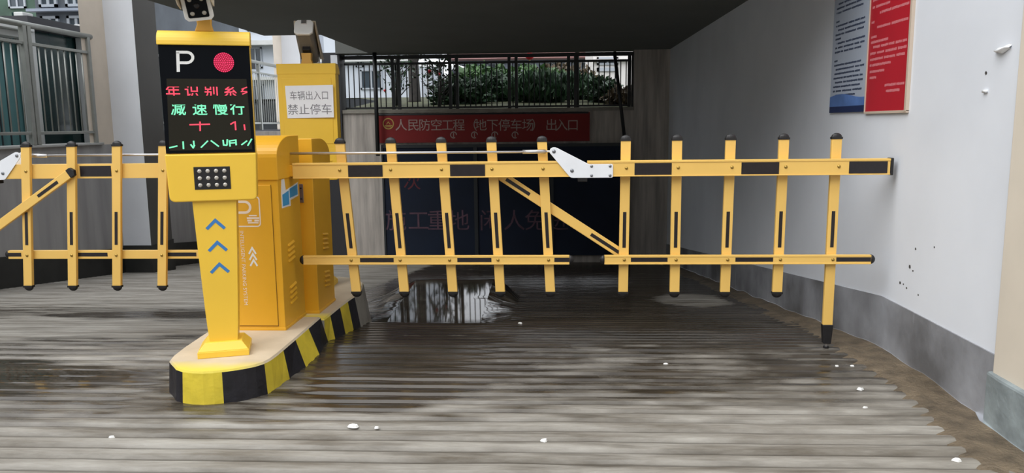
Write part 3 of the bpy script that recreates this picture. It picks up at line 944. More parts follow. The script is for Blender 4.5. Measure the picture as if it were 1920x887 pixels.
# ------------------------------------------------------------------ display kiosks
def make_kiosk(loc, rz, label, lit):
    """origin at the foot, screen towards -y"""
    t = tag(empty('display_kiosk', loc, rz), label, 'kiosk', 'parking display kiosks')
    z = lambda a: a - 0.16
    # base flange
    def quad(w, d, zz, cy=0.0):
        return [(-w, cy - d, zz), (w, cy - d, zz), (w, cy + d, zz), (-w, cy + d, zz)]
    mb = MB().hexa(quad(.122, .110, 0), quad(.122, .110, .032)).hexa(quad(.120, .108, .032), quad(.088, .080, .072))
    mb.build('base_plate', M['kiosk'], t, bevel=0.003)
    # tapering column
    mb = MB()
    lv = []
    for k in range(9):
        f = k / 8
        zz = .065 + (z(.96) - .065) * f
        w = .066 + .036 * f ** 0.8
        lv.append(quad(w, .062, zz, 0.0))
    for a, b in zip(lv[:-1], lv[1:]):
        mb.hexa(a, b)
    col = mb.build('column', M['kiosk'], t)
    bm = bmesh.new(); bm.from_mesh(col.data); bmesh.ops.remove_doubles(bm, verts=bm.verts, dist=1e-5)
    bmesh.ops.delete(bm, geom=[f for f in bm.faces if abs(f.normal.z) > 0.9 and .07 < f.calc_center_median().z < z(.95)], context='FACES')
    bmesh.ops.recalc_face_normals(bm, faces=bm.faces); bm.to_mesh(col.data); bm.free()
    # head: shell, rounded cap, black screen
    W = .205
    MB().box(-W, W, -.050, .045, z(1.165), z(1.69)).build('shell', M['kiosk'], t, bevel=0.003)
    cap = [(.047, z(1.688)), (-.068, z(1.688)), (-.068, z(1.694))]
    for k in range(1, 8):
        a = math.pi / 2 * k / 7
        cap.append((-.068 + .070 * (1 - math.cos(a)), z(1.694) + .066 * math.sin(a)))
    cap.append((.047, z(1.76)))
    MB().prism(cap, 'x', -W - .004, W + .004).build('header', M['kiosk'], t, bevel=0.002)
    scr = MB().box(-W + .001, W - .001, -.058, -.049, z(1.176), z(1.688)).build('screen', M['screen'], t)
    # box below the screen with its lamp field
    pl = [(-W - .003, z(1.172)), (-W + .004, z(.975))]
    for k in range(5):
        a = R(180 + 22.5 * k)
        pl.append((-W + .030 + .026 * math.cos(a), z(.968) + .026 * math.sin(a)))
    for k in range(5):
        a = R(270 + 22.5 * k)
        pl.append((W - .024 + .020 * math.cos(a), z(.962) + .020 * math.sin(a)))
    pl += [(W + .004, z(1.172))]
    MB().prism(pl, 'y', -.080, .045).build('lower_box', M['kiosk'], t, bevel=0.006)
    fl = MB().box(-.083, .083, -.0825, -.079, z(1.000), z(1.110)).build('lamp_field', M['black'], t, bevel=0.001)
    for r in range(3):
        for c in range(4):
            MB().dome((-.057 + .038 * c, -.0825, z(1.089) - .034 * r), (0, -1, 0), .0105, .005, 12, 3).build('lamp', M['chrome_dot'], fl, smooth=True)
    # service panel lines on the back
    bk = MB().box(-W + .03, W - .03, .045, .048, z(1.20), z(1.66)).build('rear_panel', M['kiosk'], t, bevel=0.002)
    for k in range(3):
        MB().box(-W + .05, W - .05, .045, .051, z(1.005 + .035 * k), z(1.013 + .035 * k)).build('louvre', M['kiosk'], t, bevel=0.001)
    # camera bracket on top
    MB().prism([(-.042, z(1.758)), (.042, z(1.758)), (.034, z(1.79)), (.036, z(1.835)), (-.034, z(1.835)), (-.030, z(1.79))], 'y', -.020, .020).build('bracket', M['tan'], t, bevel=0.003)
    if lit:
        yy = -.0592

        def S(cx, cy):
            """point on the screen from its measured place (drawing 798 wide, 887 high)"""
            px, py = 300 + cx * 180 / 798, 90 + cy * 200 / 887
            v = (py - 89) / 197
            l, r_ = 305 + 20 * v, 462 + 6 * v
            return (-.205 + .41 * (px - l) / (r_ - l), 1.686 - .51 * v - .16)

        fn = lambda a, b: (a, yy, b)
        fS = lambda a, b: (S(a, b)[0], yy, S(a, b)[1])
        fld = MB().add([(*S(95, 262)[:1], yy + .0004, S(95, 262)[1]), (S(690, 262)[0], yy + .0004, S(690, 262)[1]), (S(722, 845)[0], yy + .0004, S(722, 845)[1]), (S(135, 845)[0], yy + .0004, S(135, 845)[1])], [(0, 1, 2, 3)])
        fld.build('led_field', M['led_field'], scr)
        # white P
        P = MB()
        stroke(P, (180, 195), (173, 62), 24, fS)
        arc = [(160, 50), (240, 50)] + [(240 + 46 * math.sin(R(a)), 92 - 42 * math.cos(R(a))) for a in range(20, 181, 20)] + [(189, 134)]
        ribbon(P, arc, 22, fS)
        P.build('letter_sign', M['white_ink'], scr)
        # round red light of many diodes
        cx0, cz0 = S(520, 128)
        disc = MB()
        pts = [(cx0 + .0465 * math.cos(2 * math.pi * k / 40), cz0 + .0465 * math.sin(2 * math.pi * k / 40)) for k in range(40)]
        disc.prism(pts, 'y', yy - .0008, yy + .001)
        dsc = disc.build('signal_light', M['red_halo'], scr)
        dd = MB()
        for ring in range(6):
            nn = 1 if ring == 0 else ring * 6
            for k in range(nn):
                a = 2 * math.pi * k / nn
                r_ = .0438 * ring / 5
                dd.add([(cx0 + r_ * math.cos(a) + .0025 * math.cos(q * math.pi / 3), yy - .0012, cz0 + r_ * math.sin(a) + .0025 * math.sin(q * math.pi / 3)) for q in range(6)], [tuple(range(6))])
        dd.build('diodes', M['red_led'], dsc)
        # four rows of lit writing
        row = MB()
        for ch, x in (('年', 148), ('识', 285), ('别', 428), ('系', 568)):
            put_glyphs(row, ch, .068, lambda a, b, x=x: (S(x, 398)[0] + a, yy, S(x, 398)[1] + b - .004), clip=(.004, .046), bold=.0007)
        for p, q in (((655, 345), (690, 330)), ((650, 365), (690, 365)), ((660, 385), (690, 372)), ((668, 340), (655, 362))):
            stroke(row, p, q, 9, fS)
        row.build('lit_text', M['red_led_text'], scr)
        row = MB()
        for ch, x in (('减', 190), ('速', 345), ('慢', 495), ('行', 620)):
            put_glyphs(row, ch, .070, lambda a, b, x=x: (S(x, 548)[0] + a, yy, S(x, 548)[1] + b), clip=(-.004, .045), bold=.0008)
        row.build('lit_text', M['green_led'], scr)
        row = MB()
        for p, q in (((275, 635), (412, 632)), ((345, 615), (347, 682)), ((570, 632), (588, 620)), ((600, 615), (604, 678)), ((667, 642), (671, 678))):
            stroke(row, p, q, 11, fS)
        row.build('lit_text', M['red_led_text'], scr)
        row = MB()
        for p, q in (((138, 820), (184, 808)), ((228, 776), (232, 828)), ((302, 772), (306, 808)), ((284, 800), (300, 824)), ((300, 824), (308, 806)), ((358, 820), (400, 772)), ((428, 770), (478, 814)),
                     ((512, 768), (516, 804)), ((518, 806), (536, 808)), ((542, 764), (540, 804)), ((558, 772), (562, 814)), ((558, 772), (604, 766)), ((604, 768), (606, 804)), ((566, 790), (600, 788)), ((648, 804), (682, 776)), ((692, 810), (718, 762))):
            stroke(row, p, q, 11, fS)
        row.build('lit_text', M['green_led'], scr)
        # three blue arrows up the column
        yc = -.0632
        ar = MB()
        for k, (xx, zz) in enumerate(((-.002, .845), (.001, .735), (.004, .625))):
            zz = z(zz)
            ribbon(ar, [(xx - .042, zz - .042), (xx, zz), (xx + .042, zz - .042)], .015, lambda a, b: (a, yc, b))
        ar.build('arrow_print', M['blue_ink'], col)
    return t


KR = R(18)
make_kiosk((-1.676, 3.742, 0.160), KR, 'tall yellow kiosk with a lit black display and blue arrows on its column', True)
make_kiosk((-1.722, 5.470, 0.100), math.pi + R(2), 'second yellow kiosk seen from its back, with a white paper taped on', False)


# paper taped to the back of the second kiosk
def make_paper():
    Yp = 5.412
    a, b, c, d = on_y(534, 161, Yp), on_y(624, 159, Yp), on_y(626, 220, Yp), on_y(539, 222, Yp)
    cx = (a + c) / 2
    t = MB()
    q = [(p.x - cx.x, 0, p.z - cx.z) for p in (a, b, c, d)]
    q2 = [(p[0], -.0015, p[2]) for p in q]
    t.hexa(q, q2)
    o = t.build('paper_notice', M['paper'])
    o.location = (cx.x, Yp + .0035, cx.z)
    tag(o, 'white paper notice with two lines of grey writing taped to the second kiosk', 'notice')
    w = (b.x - a.x)
    for txt, zz, s in (('车辆出入口', .018, .075), ('禁止停车', -.083, .088)):
        mb = MB()
        put_glyphs(mb, txt, s * 0.94, lambda a_, b_: (a_ * (0.97 if len(txt) == 4 else 0.80), -.002, zz + b_ * .95))
        mb.build('lettering', M['paper_ink'], o)


make_paper()


# ------------------------------------------------------------------ cameras on the kiosks
def make_camera(name, loc, rot, label):
    """body along local -y (lens end), pivot at the bracket"""
    t = tag(empty(name, loc), label, 'camera', 'number plate cameras')
    t.rotation_euler = rot
    octa = lambda w, h, c: [(-w + c, -h), (w - c, -h), (w, -h + c), (w, h - c), (w - c, h), (-w + c, h), (-w, h - c), (-w, -h + c)]
    up_ = .075
    mv = lambda p: [(a, b + up_) for a, b in p]
    MB().prism(mv(octa(.058, .058, .016)), 'y', -.15, .15).build('housing', M['camera_grey'], t, bevel=0.004)
    bz = MB().prism(mv(octa(.064, .066, .014)), 'y', -.165, -.146).build('front_bezel', M['camera_white'], t, bevel=0.003)
    gl = MB().prism(mv(octa(.046, .050, .005)), 'y', -.168, -.164).build('front_glass', M['screen'], t)
    for x, z_ in ((-.026, .034), (.026, .034), (-.026, -.030), (.026, -.030)):
        MB().dome((x, -.168, z_ + up_), (0, -1, 0), .0105, .004, 12, 3).build('lamp', M['chrome_dot'], gl, smooth=True)
    MB().dome((0, -.168, .004 + up_), (0, -1, 0), .014, .006, 14, 3).build('lens', M['black'], gl, smooth=True)
    # rear cap
    rc = MB().prism(mv(octa(.064, .064, .020)), 'y', .145, .165).build('rear_cap', M['camera_white'], t, bevel=0.005)
    MB().box(-.018, .018, .164, .172, .022 + up_, .056 + up_).build('connector_plate', M['steel'], rc, bevel=0.002)
    # sun hood with sloping cheeks
    hd = MB()
    hd.box(-.074, .074, -.245, .150, .064 + up_, .070 + up_)
    for s in (-1, 1):
        x0, x1 = s * .070, s * .075
        hd.prism([(-.245, .070 + up_), (-.225, .030 + up_), (-.150, -.010 + up_), (.120, .030 + up_), (.150, .070 + up_)], 'x', min(x0, x1), max(x0, x1))
    hd.build('sun_hood', M['camera_beige'], t, bevel=0.002)
    MB().box(-.026, .026, -.030, .030, -.012, .024).build('swivel_joint', M['black'], t, bevel=0.002)
    return t


make_camera('plate_camera', (-1.683, 3.742, 1.848), (R(24), R(-7), KR), 'white plate camera with four lamps on top of the lit display kiosk')
make_camera('plate_camera', (-1.722, 5.47, 1.823), (R(36), 0, math.pi + R(8)), 'plate camera on the second kiosk, showing its pale rear cap')


# ------------------------------------------------------------------ striped islands
def make_island(name, outline, cols, ztop, zfoot, top_mat, label):
    """outline: list of (x, y) top edge points counter-clockwise; cols: paint of each side segment"""
    cx = sum(p[0] for p in outline) / len(outline)
    ymin = min(p[1] for p in outline)
    t = tag(empty(name, (cx, ymin, 0)), label, 'curb island', 'striped curb islands')
    off = (cx, ymin, 0)
    n = len(outline)
    cyc = sum(p[1] for p in outline) / n
    low = []
    for i, (x, y) in enumerate(outline):
        a, b = Vector(outline[i - 1]), Vector(outline[(i + 1) % n])
        tn = (b - a).normalized()
        nn = Vector((tn.y, -tn.x))
        fl_ = 0.012 + (0.05 * smooth(3.6, 4.1, y) if x > cx else 0.02 * smooth(3.6, 4.1, y))
        low.append((x + nn.x * fl_, y + nn.y * fl_))
    mb = MB()
    ins = [(x + (cx - x) * .03, y + (cyc - y) * .012) for x, y in outline]
    vs = [(x, y, zfoot) for x, y in low] + [(x, y, ztop - .010) for x, y in outline] + [(x, y, ztop) for x, y in ins]
    for i in range(n):
        j = (i + 1) % n
        mb.add([vs[i], vs[j], vs[n + j], vs[n + i]], [(0, 1, 2, 3)], cols[i])
    mb.build('striped_side', [M['stripe_yellow'], M['stripe_black'], M['curb_concrete']], t, off)
    mt = MB()
    for i in range(n):
        j = (i + 1) % n
        mt.add([vs[n + i], vs[n + j], vs[2 * n + j], vs[2 * n + i]], [(0, 1, 2, 3)])
    mt.add(vs[2 * n:], [tuple(range(n))])
    mt.build('island_top', top_mat, t, off)
    return t


# near island: nose towards the camera, right side first (counter-clockwise seen from above)
Yl, Bk, Gr = 0, 1, 2
pts, cols = [], []


def seg(p, c):
    pts.append(p); cols.append(c)


for p, c in (((-1.897, 3.588), Bk), ((-1.868, 3.548), Bk), ((-1.838, 3.512), Bk), ((-1.800, 3.463), Bk),
             ((-1.754, 3.432), Yl), ((-1.700, 3.415), Yl), ((-1.646, 3.411), Yl), ((-1.600, 3.420), Yl),
             ((-1.564, 3.434), Bk), ((-1.515, 3.458), Bk), ((-1.471, 3.488), Bk), ((-1.435, 3.520), Bk),
             ((-1.408, 3.565), Yl), ((-1.396, 3.62), Yl), ((-1.392, 3.70), Yl), ((-1.392, 3.79), Bk), ((-1.393, 3.985), Yl), ((-1.396, 4.22), Bk),
             ((-1.398, 4.46), Gr), ((-1.945, 4.46), Yl), ((-1.945, 4.25), Bk), ((-1.940, 4.03), Yl), ((-1.930, 3.81), Bk), ((-1.915, 3.66), Yl)):
    seg(p, c)
cols[-1] = Bk
make_island('traffic_island', pts, cols, 0.160, -0.02, M['island_top'], 'near yellow and black striped curb island carrying the lit kiosk')
pts, cols = [], []
for p, c in (((-1.950, 4.505), Gr), ((-1.390, 4.505), Yl), ((-1.386, 4.62), Bk), ((-1.382, 4.83), Yl), ((-1.376, 5.00), Bk),
             ((-1.365, 5.14), Gr), ((-1.375, 5.38), Gr), ((-1.41, 5.58), Gr), ((-1.50, 5.75), Gr), ((-1.66, 5.82), Gr), ((-1.80, 5.77), Gr), ((-1.90, 5.63), Gr), ((-1.95, 5.40), Bk), ((-1.955, 5.15), Yl), ((-1.955, 4.90), Bk), ((-1.955, 4.68), Yl)):
    seg(p, c)
make_island('traffic_island', pts, cols, 0.135, -0.25, M['island_top'], 'far striped curb island behind the near one, carrying the far cabinet')
# the far kiosk stands on the far island
for o in bpy.data.objects:
    if o.name.startswith('display_kiosk') and o.location.y > 5:
        o.location.z = 0.135


# ------------------------------------------------------------------ notice board on the right wall
def make_notice_board():
    y0, ym, y1, z0, z1 = 4.265, 4.800, 5.395, 1.352, 2.32
    t = tag(empty('notice_board', (WR, ym, z0)), 'two-panel notice board, one blue and white, one red, on the white wall', 'notice board')
    off = (WR, ym, z0)
    x = WR - .012
    pw = MB().box(x, WR, ym, y1, z0, z1).build('pale_panel', M['board_white'], t, off, bevel=0.001)
    tag(pw, 'pale blue panel with dark lines')
    MB().box(x - .001, x, ym + .004, y1, z0, z0 + .040).build('navy_band', M['board_navy'], pw, off)
    mb = MB()
    prof = [(ym + .004, z0 + .040), (y1, z0 + .040)]
    for k in range(9):
        f = k / 8
        prof.append((y1 + (ym + .004 - y1) * f, z0 + .105 + .015 * math.sin(f * 5)))
    mb.prism(prof, 'x', x - .001, x)
    mb.build('blue_band', M['board_blue'], pw, off)
    MB().prism([(y1, 2.085), (y1 - .07, 2.17), (ym + .02, 2.20), (ym + .004, 2.32), (y1, 2.32)], 'x', x - .001, x).build('pink_band', M['board_pink'], pw, off)
    pr = MB().box(x, WR, y0, ym - .008, z0, z1).build('red_panel', M['board_red'], t, off, bevel=0.001)
    tag(pr, 'red panel with pale pink lines')
    MB().box(x - .006, WR, y0 - .022, y0, z0 - .006, z1).box(x - .006, WR, ym - .008, ym, z0 - .006, z1).box(x - .004, WR, y0 - .022, ym, z0 - .014, z0).build('frame', M['board_frame'], t, off, bevel=0.001)
    random.seed(11)
    def words(mb, ya, yb, zz, h):
        y = ya
        while y < yb - .01:
            w = min(random.uniform(.035, .11), yb - y)
            nseg = max(1, int(w / .016))
            for k in range(nseg):
                mb.box(x - .0006, x, y + w * k / nseg, y + w * (k + .84) / nseg, zz + random.uniform(0, h * .15), zz + h * random.uniform(.85, 1))
            y += w + random.choice((0, 0, .006, .014))
    mb = MB()
    rows_left = [1, .95, .88, 0, .12, .95, .9, .93, .2, .92, .97, .88, 0, .12, .9, .94, .88, .97, .92, .90, .96, .7, .92, .95, .35]
    for i, f in enumerate(rows_left):
        zz = 2.05 - .0282 * i
        if f > 0 and zz > z0 + .07:
            st = y1 - .045 - (.03 if i % 3 == 0 else 0)
            ln = (y1 - ym - .09) * f
            words(mb, st - ln, st, zz, .0135)
    mb.build('print_lines', M['board_ink'], pw, off)
    mb = MB()
    for z_, a, b in ((2.10, .06, .95), (2.045, .05, .97), (1.985, .05, .95), (1.945, .05, .5), (1.905, .25, .95), (1.86, .04, .12), (1.825, .2, .95), (1.775, .05, .2), (1.745, .06, .5), (1.715, .12, .95), (1.680, .05, .95), (1.645, .05, .92), (1.612, .05, .60), (1.575, .06, .45), (1.54, .07, .25), (1.488, .48, .95), (1.455, .52, .85)):
        W_ = ym - .008 - y0
        words(mb, ym - .008 - W_ * b, ym - .008 - W_ * a, z_, .016)
    mb.build('print_lines', M['board_pink'], pr, off)


make_notice_board()


# ------------------------------------------------------------------ banner and hoarding on the back wall
def make_banner():
    yf = YB - .035
    x0, x1, z0, z1 = -2.885, 0.62, 1.012, 1.480
    t = tag(empty('red_banner', (x0, yf, z0)), 'long dark red banner with pale writing on the back wall below the opening', 'banner')
    off = (x0, yf, z0)
    b = MB().box(x0, x1, yf, yf + .02, z0, z1).build('cloth', M['banner'], t, off)
    MB().tube([(x0 + .02, yf + .01, z1 - .01), (x1 - .02, yf + .01, z1 - .01)], .016, 8).build('top_batten', M['hoarding_frame'], t, off)
    y = yf - .004
    mb = MB()
    chars = [('人', 753), ('民', 776), ('防', 797), ('空', 819), ('工', 840), ('程', 861), ('（', 884), ('地', 902), ('下', 924), ('停', 946), ('车', 968), ('场', 990), ('）', 1008), ('出', 1034), ('入', 1053), ('口', 1074)]
    for ch, px in chars:
        p = on_y(px, 243, YB)
        put_glyphs(mb, ch, .205, lambda a, b_, p=p: (p.x + a, y, p.z + b_))
    mb.build('lettering', M['banner_ink'], t, off)
    e = on_y(729, 232, YB)
    mb = MB()
    fn = lambda a, b_: (a, y, b_)
    ring = [(e.x + .085 * math.cos(2 * math.pi * k / 28), e.z + .085 * math.sin(2 * math.pi * k / 28)) for k in range(28)]
    ribbon(mb, ring, .016, fn, True)
    stroke(mb, (e.x - .055, e.z - .03), (e.x + .055, e.z - .03), .014, fn)
    stroke(mb, (e.x - .045, e.z - .05), (e.x + .045, e.z - .05), .010, fn)
    ribbon(mb, [(e.x - .03, e.z - .01), (e.x, e.z + .03), (e.x + .03, e.z - .01)], .010, fn)
    mb.build('emblem', M['gold_ink'], t, off)
    mb = MB()
    for px in (851, 890, 928, 966):
        p = on_y(px, 253, YB)
        ribbon(mb, [(p.x + .05 * math.cos(R(a)), p.z + .05 * math.sin(R(a))) for a in range(0, 301, 30)], .016, fn)
        stroke(mb, (p.x, p.z - .03), (p.x, p.z + .03), .014, fn)
    mb.build('small_print', M['banner_ink'], t, off)


def make_hoarding():
    yf = YB - .10
    x0, x1, z0, z1 = -2.80, 1.28, -0.865, 0.93
    t = tag(empty('site_hoarding', (x0, yf, z0)), 'dark navy sheet hoarding with faded writing closing the foot of the back wall', 'hoarding')
    off = (x0, yf, z0)
    cuts = [x0, -1.25, 0.0, x1]
    for a, b in zip(cuts[:-1], cuts[1:]):
        p = MB().box(a + .012, b - .012, yf, yf + .04, z0, z1).build('sheet_panel', M['hoarding'], t, off)
        
        for u in (a, b - .03):
            MB().box(u, u + .03, yf - .02, yf + .05, z0 - .15, z1 + .02).build('upright', M['hoarding_frame'], t, off)
    MB().box(x0, x1, yf - .015, yf + .05, z1, z1 + .05).build('top_rail', M['hoarding_frame'], t, off)
    y = yf - .004
    mb = MB()
    for ch, px in (('施', 745), ('工', 787), ('重', 823), ('地', 862), ('闲', 920), ('人', 965), ('免', 1004), ('进', 1046)):
        p = on_y(px, 427, YB)
        put_glyphs(mb, ch, .37, lambda a, b_, p=p: (p.x + a, y, p.z + b_))
    mb.build('lettering', M['hoarding_ink'], t, off)
    mb = MB()
    for ch, px in (('次', 775),):
        p = on_y(px, 352, YB)
        put_glyphs(mb, ch, .30, lambda a, b_, p=p: (p.x + a, y, p.z + b_))
    mb.build('lettering', M['hoarding_red'], t, off)


make_banner()
make_hoarding()


# ------------------------------------------------------------------ railings
def railing_side(loc, label, length, post_at, z_top, m, nb_gap=0.118):
    """railing running along +y from loc; heights above loc"""
    t = tag(empty('railing', loc), label, 'railing', 'grey railings on the left wall')
    H = z_top
    MB().tube([(0, -.05, H), (0, length + .06, H)], .034, 12).build('top_rail', m, t, smooth=True)
    MB().box(-.02, .02, 0, length, H - .225, H - .190).build('panel_rail', m, t, bevel=.004)
    MB().box(-.02, .02, 0, length, .120, .155).build('bottom_rail', m, t, bevel=.004)
    for y in post_at:
        MB().box(-.03, .03, y - .03, y + .03, 0, H).build('post', m, t, bevel=.005)
    y = nb_gap
    while y < length - .03:
        if all(abs(y - p) > .045 for p in post_at):
            MB().tube([(0, y, .13), (0, y, H - .20)], .0085, 8).build('baluster', m, t, smooth=True)
        y += nb_gap
    return t


railing_side((WL, 7.35, 1.115), 'grey tubular railing on the left wall in front of the teal sheeting', 2.53, (0.03, 1.28, 1.36, 2.50), 1.36, M['rail_grey'])
railing_side((WL, 11.4, 1.235), 'far grey railing seen between the two kiosks', 5.5, (0.03, 1.5, 3.0, 4.3, 5.45), 1.36, M['rail_grey'])


def railing_back():
    y = YB + .14
    t = tag(empty('railing', (OX0, y, OZ0)), 'black railing standing along the sill of the long opening', 'railing')
    off = (OX0, y, OZ0)
    zt, zm, zb = 2.415, 2.305, 1.585
    m = M['rail_black']
    MB().box(OX0, OX1, y - .03, y + .03, zt - .035, zt + .025).build('top_rail', m, t, off)
    MB().box(OX0 + .02, OX1 - .08, y - .016, y + .016, zm - .018, zm + .018).build('panel_rail', m, t, off)
    MB().box(OX0 + .02, OX1 - .08, y - .016, y + .016, zb - .016, zb + .016).build('bottom_rail', m, t, off)
    posts = [on_y(px, 150, y).x for px in (639, 737, 748, 844, 857, 955, 968, 1066, 1079, 1180, 1187)]
    for px in posts:
        MB().box(px - .026, px + .026, y - .026, y + .026, OZ0, zt).build('post', m, t, off)
    x = OX0 + .09
    while x < OX1 - .1:
        if all(abs(x - p) > .045 for p in posts):
            MB().tube([(x, y, zb), (x, y, zm)], .0095, 6).build('baluster', m, t, off, smooth=True)
        x += .088


railing_back()

# props and poles in and in front of the opening
p0, p1 = on_y(704, 105, YB - .10), on_y(706, 292, YB - .10)
o = MB().tube([(p0.x, YB - .17, p1.z), (p0.x, YB - .17, CZ)], .034, 10).build('drain_pipe', M['rail_black'], None, (p0.x, YB - .17, p1.z), smooth=True)
tag(o, 'black upright pipe in front of the left end of the red banner', 'pipe')
p0, p1 = on_y(1152, 97, YB - .17), on_y(1173, 275, YB - .17)
o = MB().tube([p1, p0], .028, 10).build('leaning_pole', M['rail_black'], None, tuple(p1), smooth=True)
tag(o, 'black pole leaning across the right end of the long opening', 'pole')
p0, p1 = on_y(1082, 97, YB + .45), on_y(1082, 207, YB + .45)
o = MB().tube([(p1.x, YB + .45, 1.5), (p0.x, YB + .45, 3.6)], .036, 10).build('lamp_pole', M['rail_black'], None, (p1.x, YB + .45, 1.5), smooth=True)
tag(o, 'thick black upright pole right behind the black railing', 'pole')

# ------------------------------------------------------------------ scraps on the ramp
random.seed(5)
for px, py, r, lb in ((663, 800, .016, 'largest white scrap on the near ramp, left of a tiny companion'), (706, 802, .008, 'tiny white scrap just right of the largest scrap'), (1021, 826, .012, 'white scrap alone in the middle of the foreground ramp'),
                      (1248, 683, .009, 'small white scrap in mid ramp below the second picket right of the break'), (1613, 730, .012, 'white scrap on the ridges below and right of the boom foot'), (1598, 687, .009, 'small white scrap beside the grit, right one of a close pair below the boom foot'),
                      (1569, 687, .009, 'small white scrap beside the grit, left one of a close pair below the boom foot'), (1794, 864, .013, 'white scrap in the bottom right corner of the ramp'), (209, 820, .010, 'white scrap on the left lane in front of the puddle'),
                      (975, 579, .014, 'white scrap on the dark wet concrete behind the boom'), (1622, 765, .008, 'tiny white scrap near the ends of the ridges, nearest below the close pair'), (1850, 772, .010, 'white scrap on the grit at the foot of the white wall')):
    p = on_z(px, py, 0.0)
    z0 = ground(p.y)
    mb = MB()
    base = [(r * (0.7 + .6 * random.random()) * math.cos(a * math.pi / 4) * 1.4, r * (0.7 + .6 * random.random()) * math.sin(a * math.pi / 4)) for a in range(8)]
    n = 8
    vs = [(a, b, -.004) for a, b in base] + [(a * .7, b * .7, r * .5 * (0.6 + .5 * random.random())) for a, b in base]
    mb.add(vs, [tuple(range(7, -1, -1)), tuple(range(8, 16))] + [(i, (i + 1) % 8, 8 + (i + 1) % 8, 8 + i) for i in range(8)])
    o = mb.build('litter_scrap', M['scrap'])
    o.location = (p.x, p.y, z0 + .002)
    tag(o, lb, 'litter', 'white scraps on the ramp')


# ------------------------------------------------------------------ greenery outside
def leaves(mb, n, rad, zc, size, seed, flat=1.0, spiky=False):
    rnd = random.Random(seed)
    for _ in range(n):
        while True:
            v = Vector((rnd.uniform(-1, 1), rnd.uniform(-1, 1), rnd.uniform(-1, 1)))
            if 0.15 < v.length < 1: break
        v = v * (0.6 + 0.4 * v.length)
        wob = 1 + 0.35 * noise.noise(Vector((v.x * 2.5, v.y * 2.5, v.z * 2.5 + seed)))
        c = Vector((v.x * rad[0] * wob, v.y * rad[1] * wob, max(.01, zc + v.z * rad[2] * wob)))
        d = Vector((rnd.uniform(-1, 1), rnd.uniform(-1, 1), rnd.uniform(-.4, 1.2))).normalized()
        if spiky: d = (d + Vector((0, 0, 1.4))).normalized()
        s = d.cross(Vector((rnd.uniform(-1, 1), rnd.uniform(-1, 1), rnd.uniform(-1, 1)))).normalized()
        L_ = size * rnd.uniform(.7, 1.4)
        w = L_ * (.16 if spiky else .30)
        mb.add([c, c + d * L_ * .5 + s * w, c + d * L_, c + d * L_ * .5 - s * w], [(0, 1, 2, 3)])


def bank(y):
    for (a, za), (b, zb) in zip(prof[:-1], prof[1:]):
        if a <= y <= b: return za + (zb - za) * (y - a) / (b - a)
    return prof[-1][1]


prof = [(YB + 0.2, 1.50), (13.6, 1.62), (16.0, 1.80), (18.0, 1.94), (24.0, 2.15), (30.0, 2.34), (70.0, 2.5)]


def shrub(px, y, rad, m, label, n, seed, size=.10, spiky=False):
    x = on_y(px, 150, y).x
    t = tag(empty('shrub', (x, y, bank(y) - .05)), label, 'shrub', 'shrubs on the grass bank')
    mb = MB()
    leaves(mb, n, rad, rad[2] * .8, size, seed, spiky=spiky)
    mb.build('foliage', m, t)
    st = MB()
    rnd = random.Random(seed)
    for k in range(6):
        a = rnd.uniform(0, 6.28)
        st.tube([(0.03 * math.cos(a), .03 * math.sin(a), 0), (rad[0] * .5 * math.cos(a), rad[1] * .5 * math.sin(a), rad[2] * 1.1)], [.012, .005], 6)
    st.build('stem', M['bark'], t)


shrub(865, 14.3, (.62, .38, .27), M['leaf_dark'], 'low dark shrub left of the middle of the long opening, beside bare trees', 2200, 1)
shrub(935, 15.2, (.75, .38, .32), M['leaf_dark'], 'dark rounded shrub in the middle of the long opening', 2600, 2)
shrub(1015, 14.3, (.66, .38, .30), M['leaf_dark'], 'dark dense shrub right of the middle of the long opening', 2600, 3, .14, True)
shrub(1085, 15.3, (.60, .38, .28), M['leaf_dark'], 'dark spiky shrub beside the thick black pole', 2200, 4, .14, True)
shrub(1130, 14.3, (.36, .36, .26), M['leaf_dark'], 'small dark shrub between thick pole and leaning pole', 1200, 5)
shrub(1168, 13.75, (.32, .26, .17), M['leaf_brown'], 'low brown dry shrub at the right end of the opening', 700, 6)
shrub(905, 16.6, (.8, .6, .40), M['leaf_mid'], 'lighter green bush behind the dark rounded shrub', 2400, 7, .13)
shrub(1000, 17.8, (.9, .6, .38), M['leaf_mid'], 'lighter green bush behind the dark dense shrub', 2600, 8, .13)
shrub(1055, 19.0, (.9, .6, .42), M['leaf_brown'], 'brownish bush far behind the spiky shrub', 1800, 9, .14)
# thick trunk
x = on_y(776, 150, 15.5).x
t = tag(empty('street_tree', (x, 15.5, bank(15.5) - .1)), 'thick dark tree trunk standing on the grass bank', 'tree')
MB().tube([(0, 0, 0), (.01, 0, .15), (0, 0, .6), (-.01, 0, 1.6), (.02, 0, 3.2)], [.16, .12, .105, .10, .09], 14).build('trunk', M['bark'], t, smooth=True)
br = MB()
for (a, b) in (((0, 0, .85), (-.22, .1, 1.7)), ((0, 0, .75), (.34, -.1, 1.5)), ((.02, 0, 3.0), (.9, .3, 4.4)), ((.02, 0, 3.0), (-.7, .3, 4.3))):
    br.tube([a, ((a[0] + b[0]) / 2 + .03, (a[1] + b[1]) / 2, (a[2] + b[2]) / 2 - .05), b], [.04, .03, .02], 8)
br.build('branch', M['bark'], t, smooth=True)
mb = MB()
leaves(mb, 2600, (1.6, 1.5, 1.1), 4.9, .16, 21)
mb.build('foliage', M['leaf_mid'], t)


